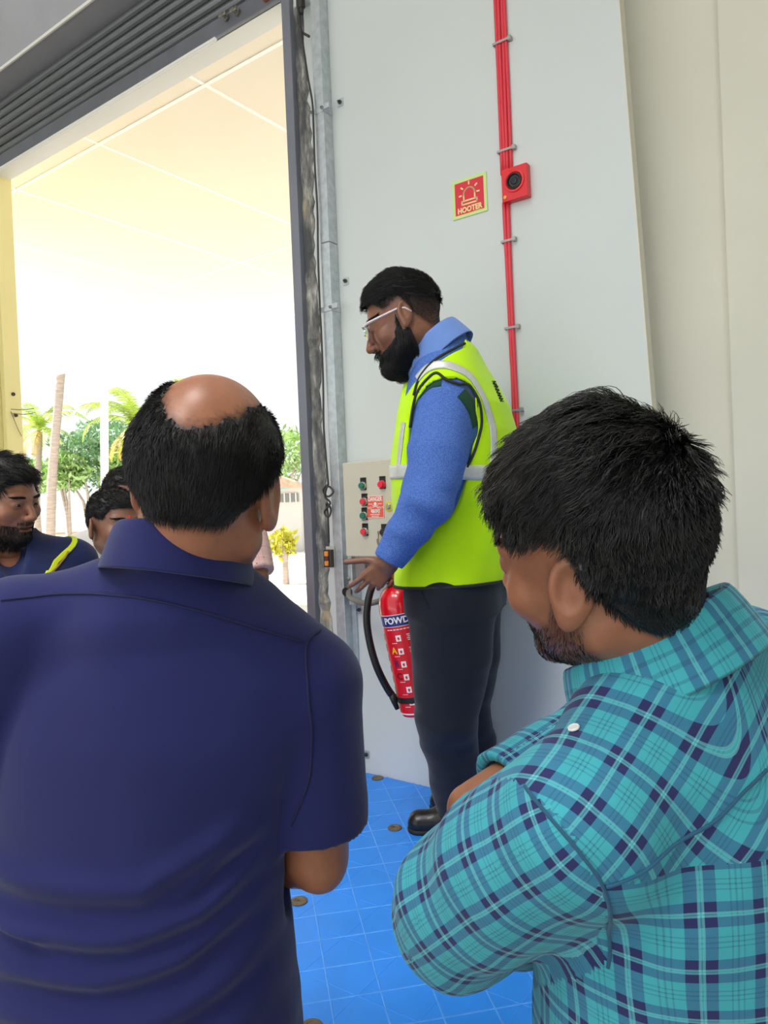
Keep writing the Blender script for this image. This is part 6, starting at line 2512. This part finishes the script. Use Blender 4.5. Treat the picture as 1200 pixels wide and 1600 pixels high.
    grow_hair(hd, Vh, Qh, P0, base, hairm, hair_n, lambda q: np.interp(q[:, 2], [-.07, .0, .05, .12], [.3, .45, .9, 1.0]) * hair_len,
              lambda q: np.stack([q[:, 0] * 4 - .1, .5 + q[:, 0] * 0, -1 + 1.1 * np.clip(q[:, 2] / .06, 0, 1)], 1), lift=.40, r0=.0008, nseg=4, noise=.35 + curly, wave=curly, clump=18 * (curly > 0), seed=61, mask=mask, hug=.014,
              cap=lambda q: np.interp(q[:, 2], [-.07, .0, .06, .12], [.002, .005, .012, .014]), cap_slope=.45)
    brow = lambda q: .0055 - np.abs(q[:, 2] - .0235) - .5 * np.maximum(0, np.abs(np.abs(q[:, 0]) - .030) - .016) - 10 * (q[:, 1] < .05) - .5 * np.maximum(0, .013 - np.abs(q[:, 0]))
    grow_hair(hd, Vh, Qh, P0, base, hairm, 900, lambda q: np.full(len(q), .009), lambda q: np.stack([np.sign(q[:, 0]), q[:, 0] * 0, q[:, 0] * 0 + .3], 1), thick=.0006, lift=.3, r0=.0005, nseg=3, noise=.2, seed=62, mask=brow, name='eyebrows', capped=False)
    if beard:
        bm_ = lambda q: hd.beard_mask(q) * .01 - .003
        grow_hair(hd, Vh, Qh, P0, base, hairm, 5000, lambda q: np.interp(q[:, 2], [-.12, -.07, 0], [.016, .008, .005]), lambda q: np.stack([q[:, 0] * 0, q[:, 0] * 0 + .1, q[:, 0] * 0 - 1], 1), thick=.0001, lift=.5, r0=.0005, nseg=2, noise=.3, seed=63,
                  mask=bm_, name='beard', capped=False)
    return P0, hd, tor, base, shirt, k


m_skinD = skin_mat('skin_tan_brown', (150, 100, 78), .38)
m_skinE = skin_mat('skin_dark_tan', (138, 94, 74), .42)
m_hairD = hair_mat('hair_black_wavy', (24, 21, 21), .45)
m_navyD = cloth_mat('navy_polo', (30, 40, 84), .85)
m_greyE = cloth_mat('light_grey_cotton', (186, 188, 182), .85)

# bearded man at the left edge: navy jacket open over a navy shirt, lanyard, chain
zf = 0.0
hcD = np.asarray(lev(7, 780, 2.16))
P0, hd, tor, base, shirtD, k = bystander('heavy-set bearded man with wavy black hair, yellow lanyard and thin chain', hcD, math.radians(-106), math.radians(-142), zf, m_navyD, m_skinD, m_hairD,
                                         head_kw=dict(pitch=math.radians(14), roll=math.radians(4), scale=.97, width=1.08, fat=.012, smile=.5, mouth_open=.003, neck_r=.066), mask_kw=dict(front=.064, temple=.03),
                                         hair_len=.034, hair_n=6000, curly=.45, stubble=.75, beard=True, wide=1.12, deep=1.15, belly=.03, voxel=.0028, look=(0.15, -.25), vneck=True)
fD = lambda a, z, r: tor.wor((r * math.sin(a), r * math.cos(a), z))
body_fn = lambda P: smin(hd.fn(P), shirtD(P), .004)
pts = [fD(a, 1.43 * k - .075 * max(0, math.cos(a)) ** 2, .17) for a in np.linspace(-1.3, 1.3, 11)]
c, n_ = on_surface(body_fn, np.array(bez(pts, 6)), .003)
MB().tube([Vector(map(float, p - np.asarray(base))) for p in c], .0030, 6).build('chain', mat('gold_chain', (206, 164, 88), .3, metal=.8), P0, smooth=True)
pts = [fD(a, z, .20) for a, z in ((2.3, 1.485 * k), (1.5, 1.475 * k), (.75, 1.445 * k), (.50, 1.40 * k), (.32, 1.33 * k), (.2, 1.24 * k), (.08, 1.12 * k), (-.08, 1.12 * k), (-.2, 1.24 * k), (-.32, 1.33 * k), (-.5, 1.40 * k), (-.75, 1.445 * k), (-1.5, 1.475 * k), (-2.3, 1.485 * k))]
V_, F_ = ribbon(body_fn, pts, .016, .004, 6)
np_mesh('lanyard', V_, F_, mat('lanyard_yellow', (214, 230, 30), .6), P0, base)

# man with a red forehead mark, grey shirt
hcE = np.asarray(lev(180, 821, 2.62))
P0, hd, tor, base, fn_, k = bystander('man in a pale grey shirt with a small red forehead mark', hcE, math.radians(-130), math.radians(-150), zf, m_greyE, m_skinE, m_hairA,
                                      head_kw=dict(pitch=math.radians(2), roll=math.radians(-2), scale=1.04), mask_kw=dict(front=.058, temple=.034), hair_len=.020, stubble=.35, hair_n=3500)
q, n_ = on_surface(hd.fn, hd.wor(np.array([[0, .1, .034]])), .0006)
mb = MB()
bm = bmesh.new()
bmesh.ops.create_uvsphere(bm, u_segments=10, v_segments=6, radius=.0062)
bmesh.ops.scale(bm, verts=bm.verts, vec=(.8, .5, 1.35))
bmesh.ops.translate(bm, verts=bm.verts, vec=Vector(map(float, q[0] - np.asarray(base))))
mb.bm(bm).build('forehead_mark', mat('vermilion', (222, 44, 24), .7), P0, smooth=True)

# man further back: only brow and hair show
hcF = np.asarray(lev(196, 780, 3.12))
bystander('man whose brow and black hair show above the grey-shirted man', hcF, math.radians(-140), math.radians(-150), zf, cloth_mat('white_shirt', (226, 224, 220)), m_skinE, m_hairA,
          head_kw=dict(scale=1.05), mask_kw=dict(front=.052, temple=.034), hair_len=.020, voxel=.004, hair_n=2500)

# man in pink plaid whose shoulder and arm show beside the balding head
m_plaidG = plaid_mat('pink_plaid_cotton', (236, 190, 186), (222, 176, 176), (120, 112, 122), (240, 216, 210), .085, (.05, .05, .22))
shG = np.asarray(lev(392, 808, 2.86))
thG = math.radians(-158)
rtG = np.array([math.cos(thG), math.sin(thG), 0])
hcG = shG + rtG * .20 + np.array([0, 0, .20]) + np.array([0, 0, 0])
hcG[2] = shG[2] + .205
elG = np.asarray(lev(403, 902, 2.80))
bystander('man in a pink plaid shirt, mostly hidden behind the balding man', hcG, math.radians(-150), thG, zf, m_plaidG, m_skinE, m_hairA, armL=(elG, np.asarray(lev(352, 925, 2.62))), plaid=True, voxel=.0045, hair_n=1500, sleeve=.56)
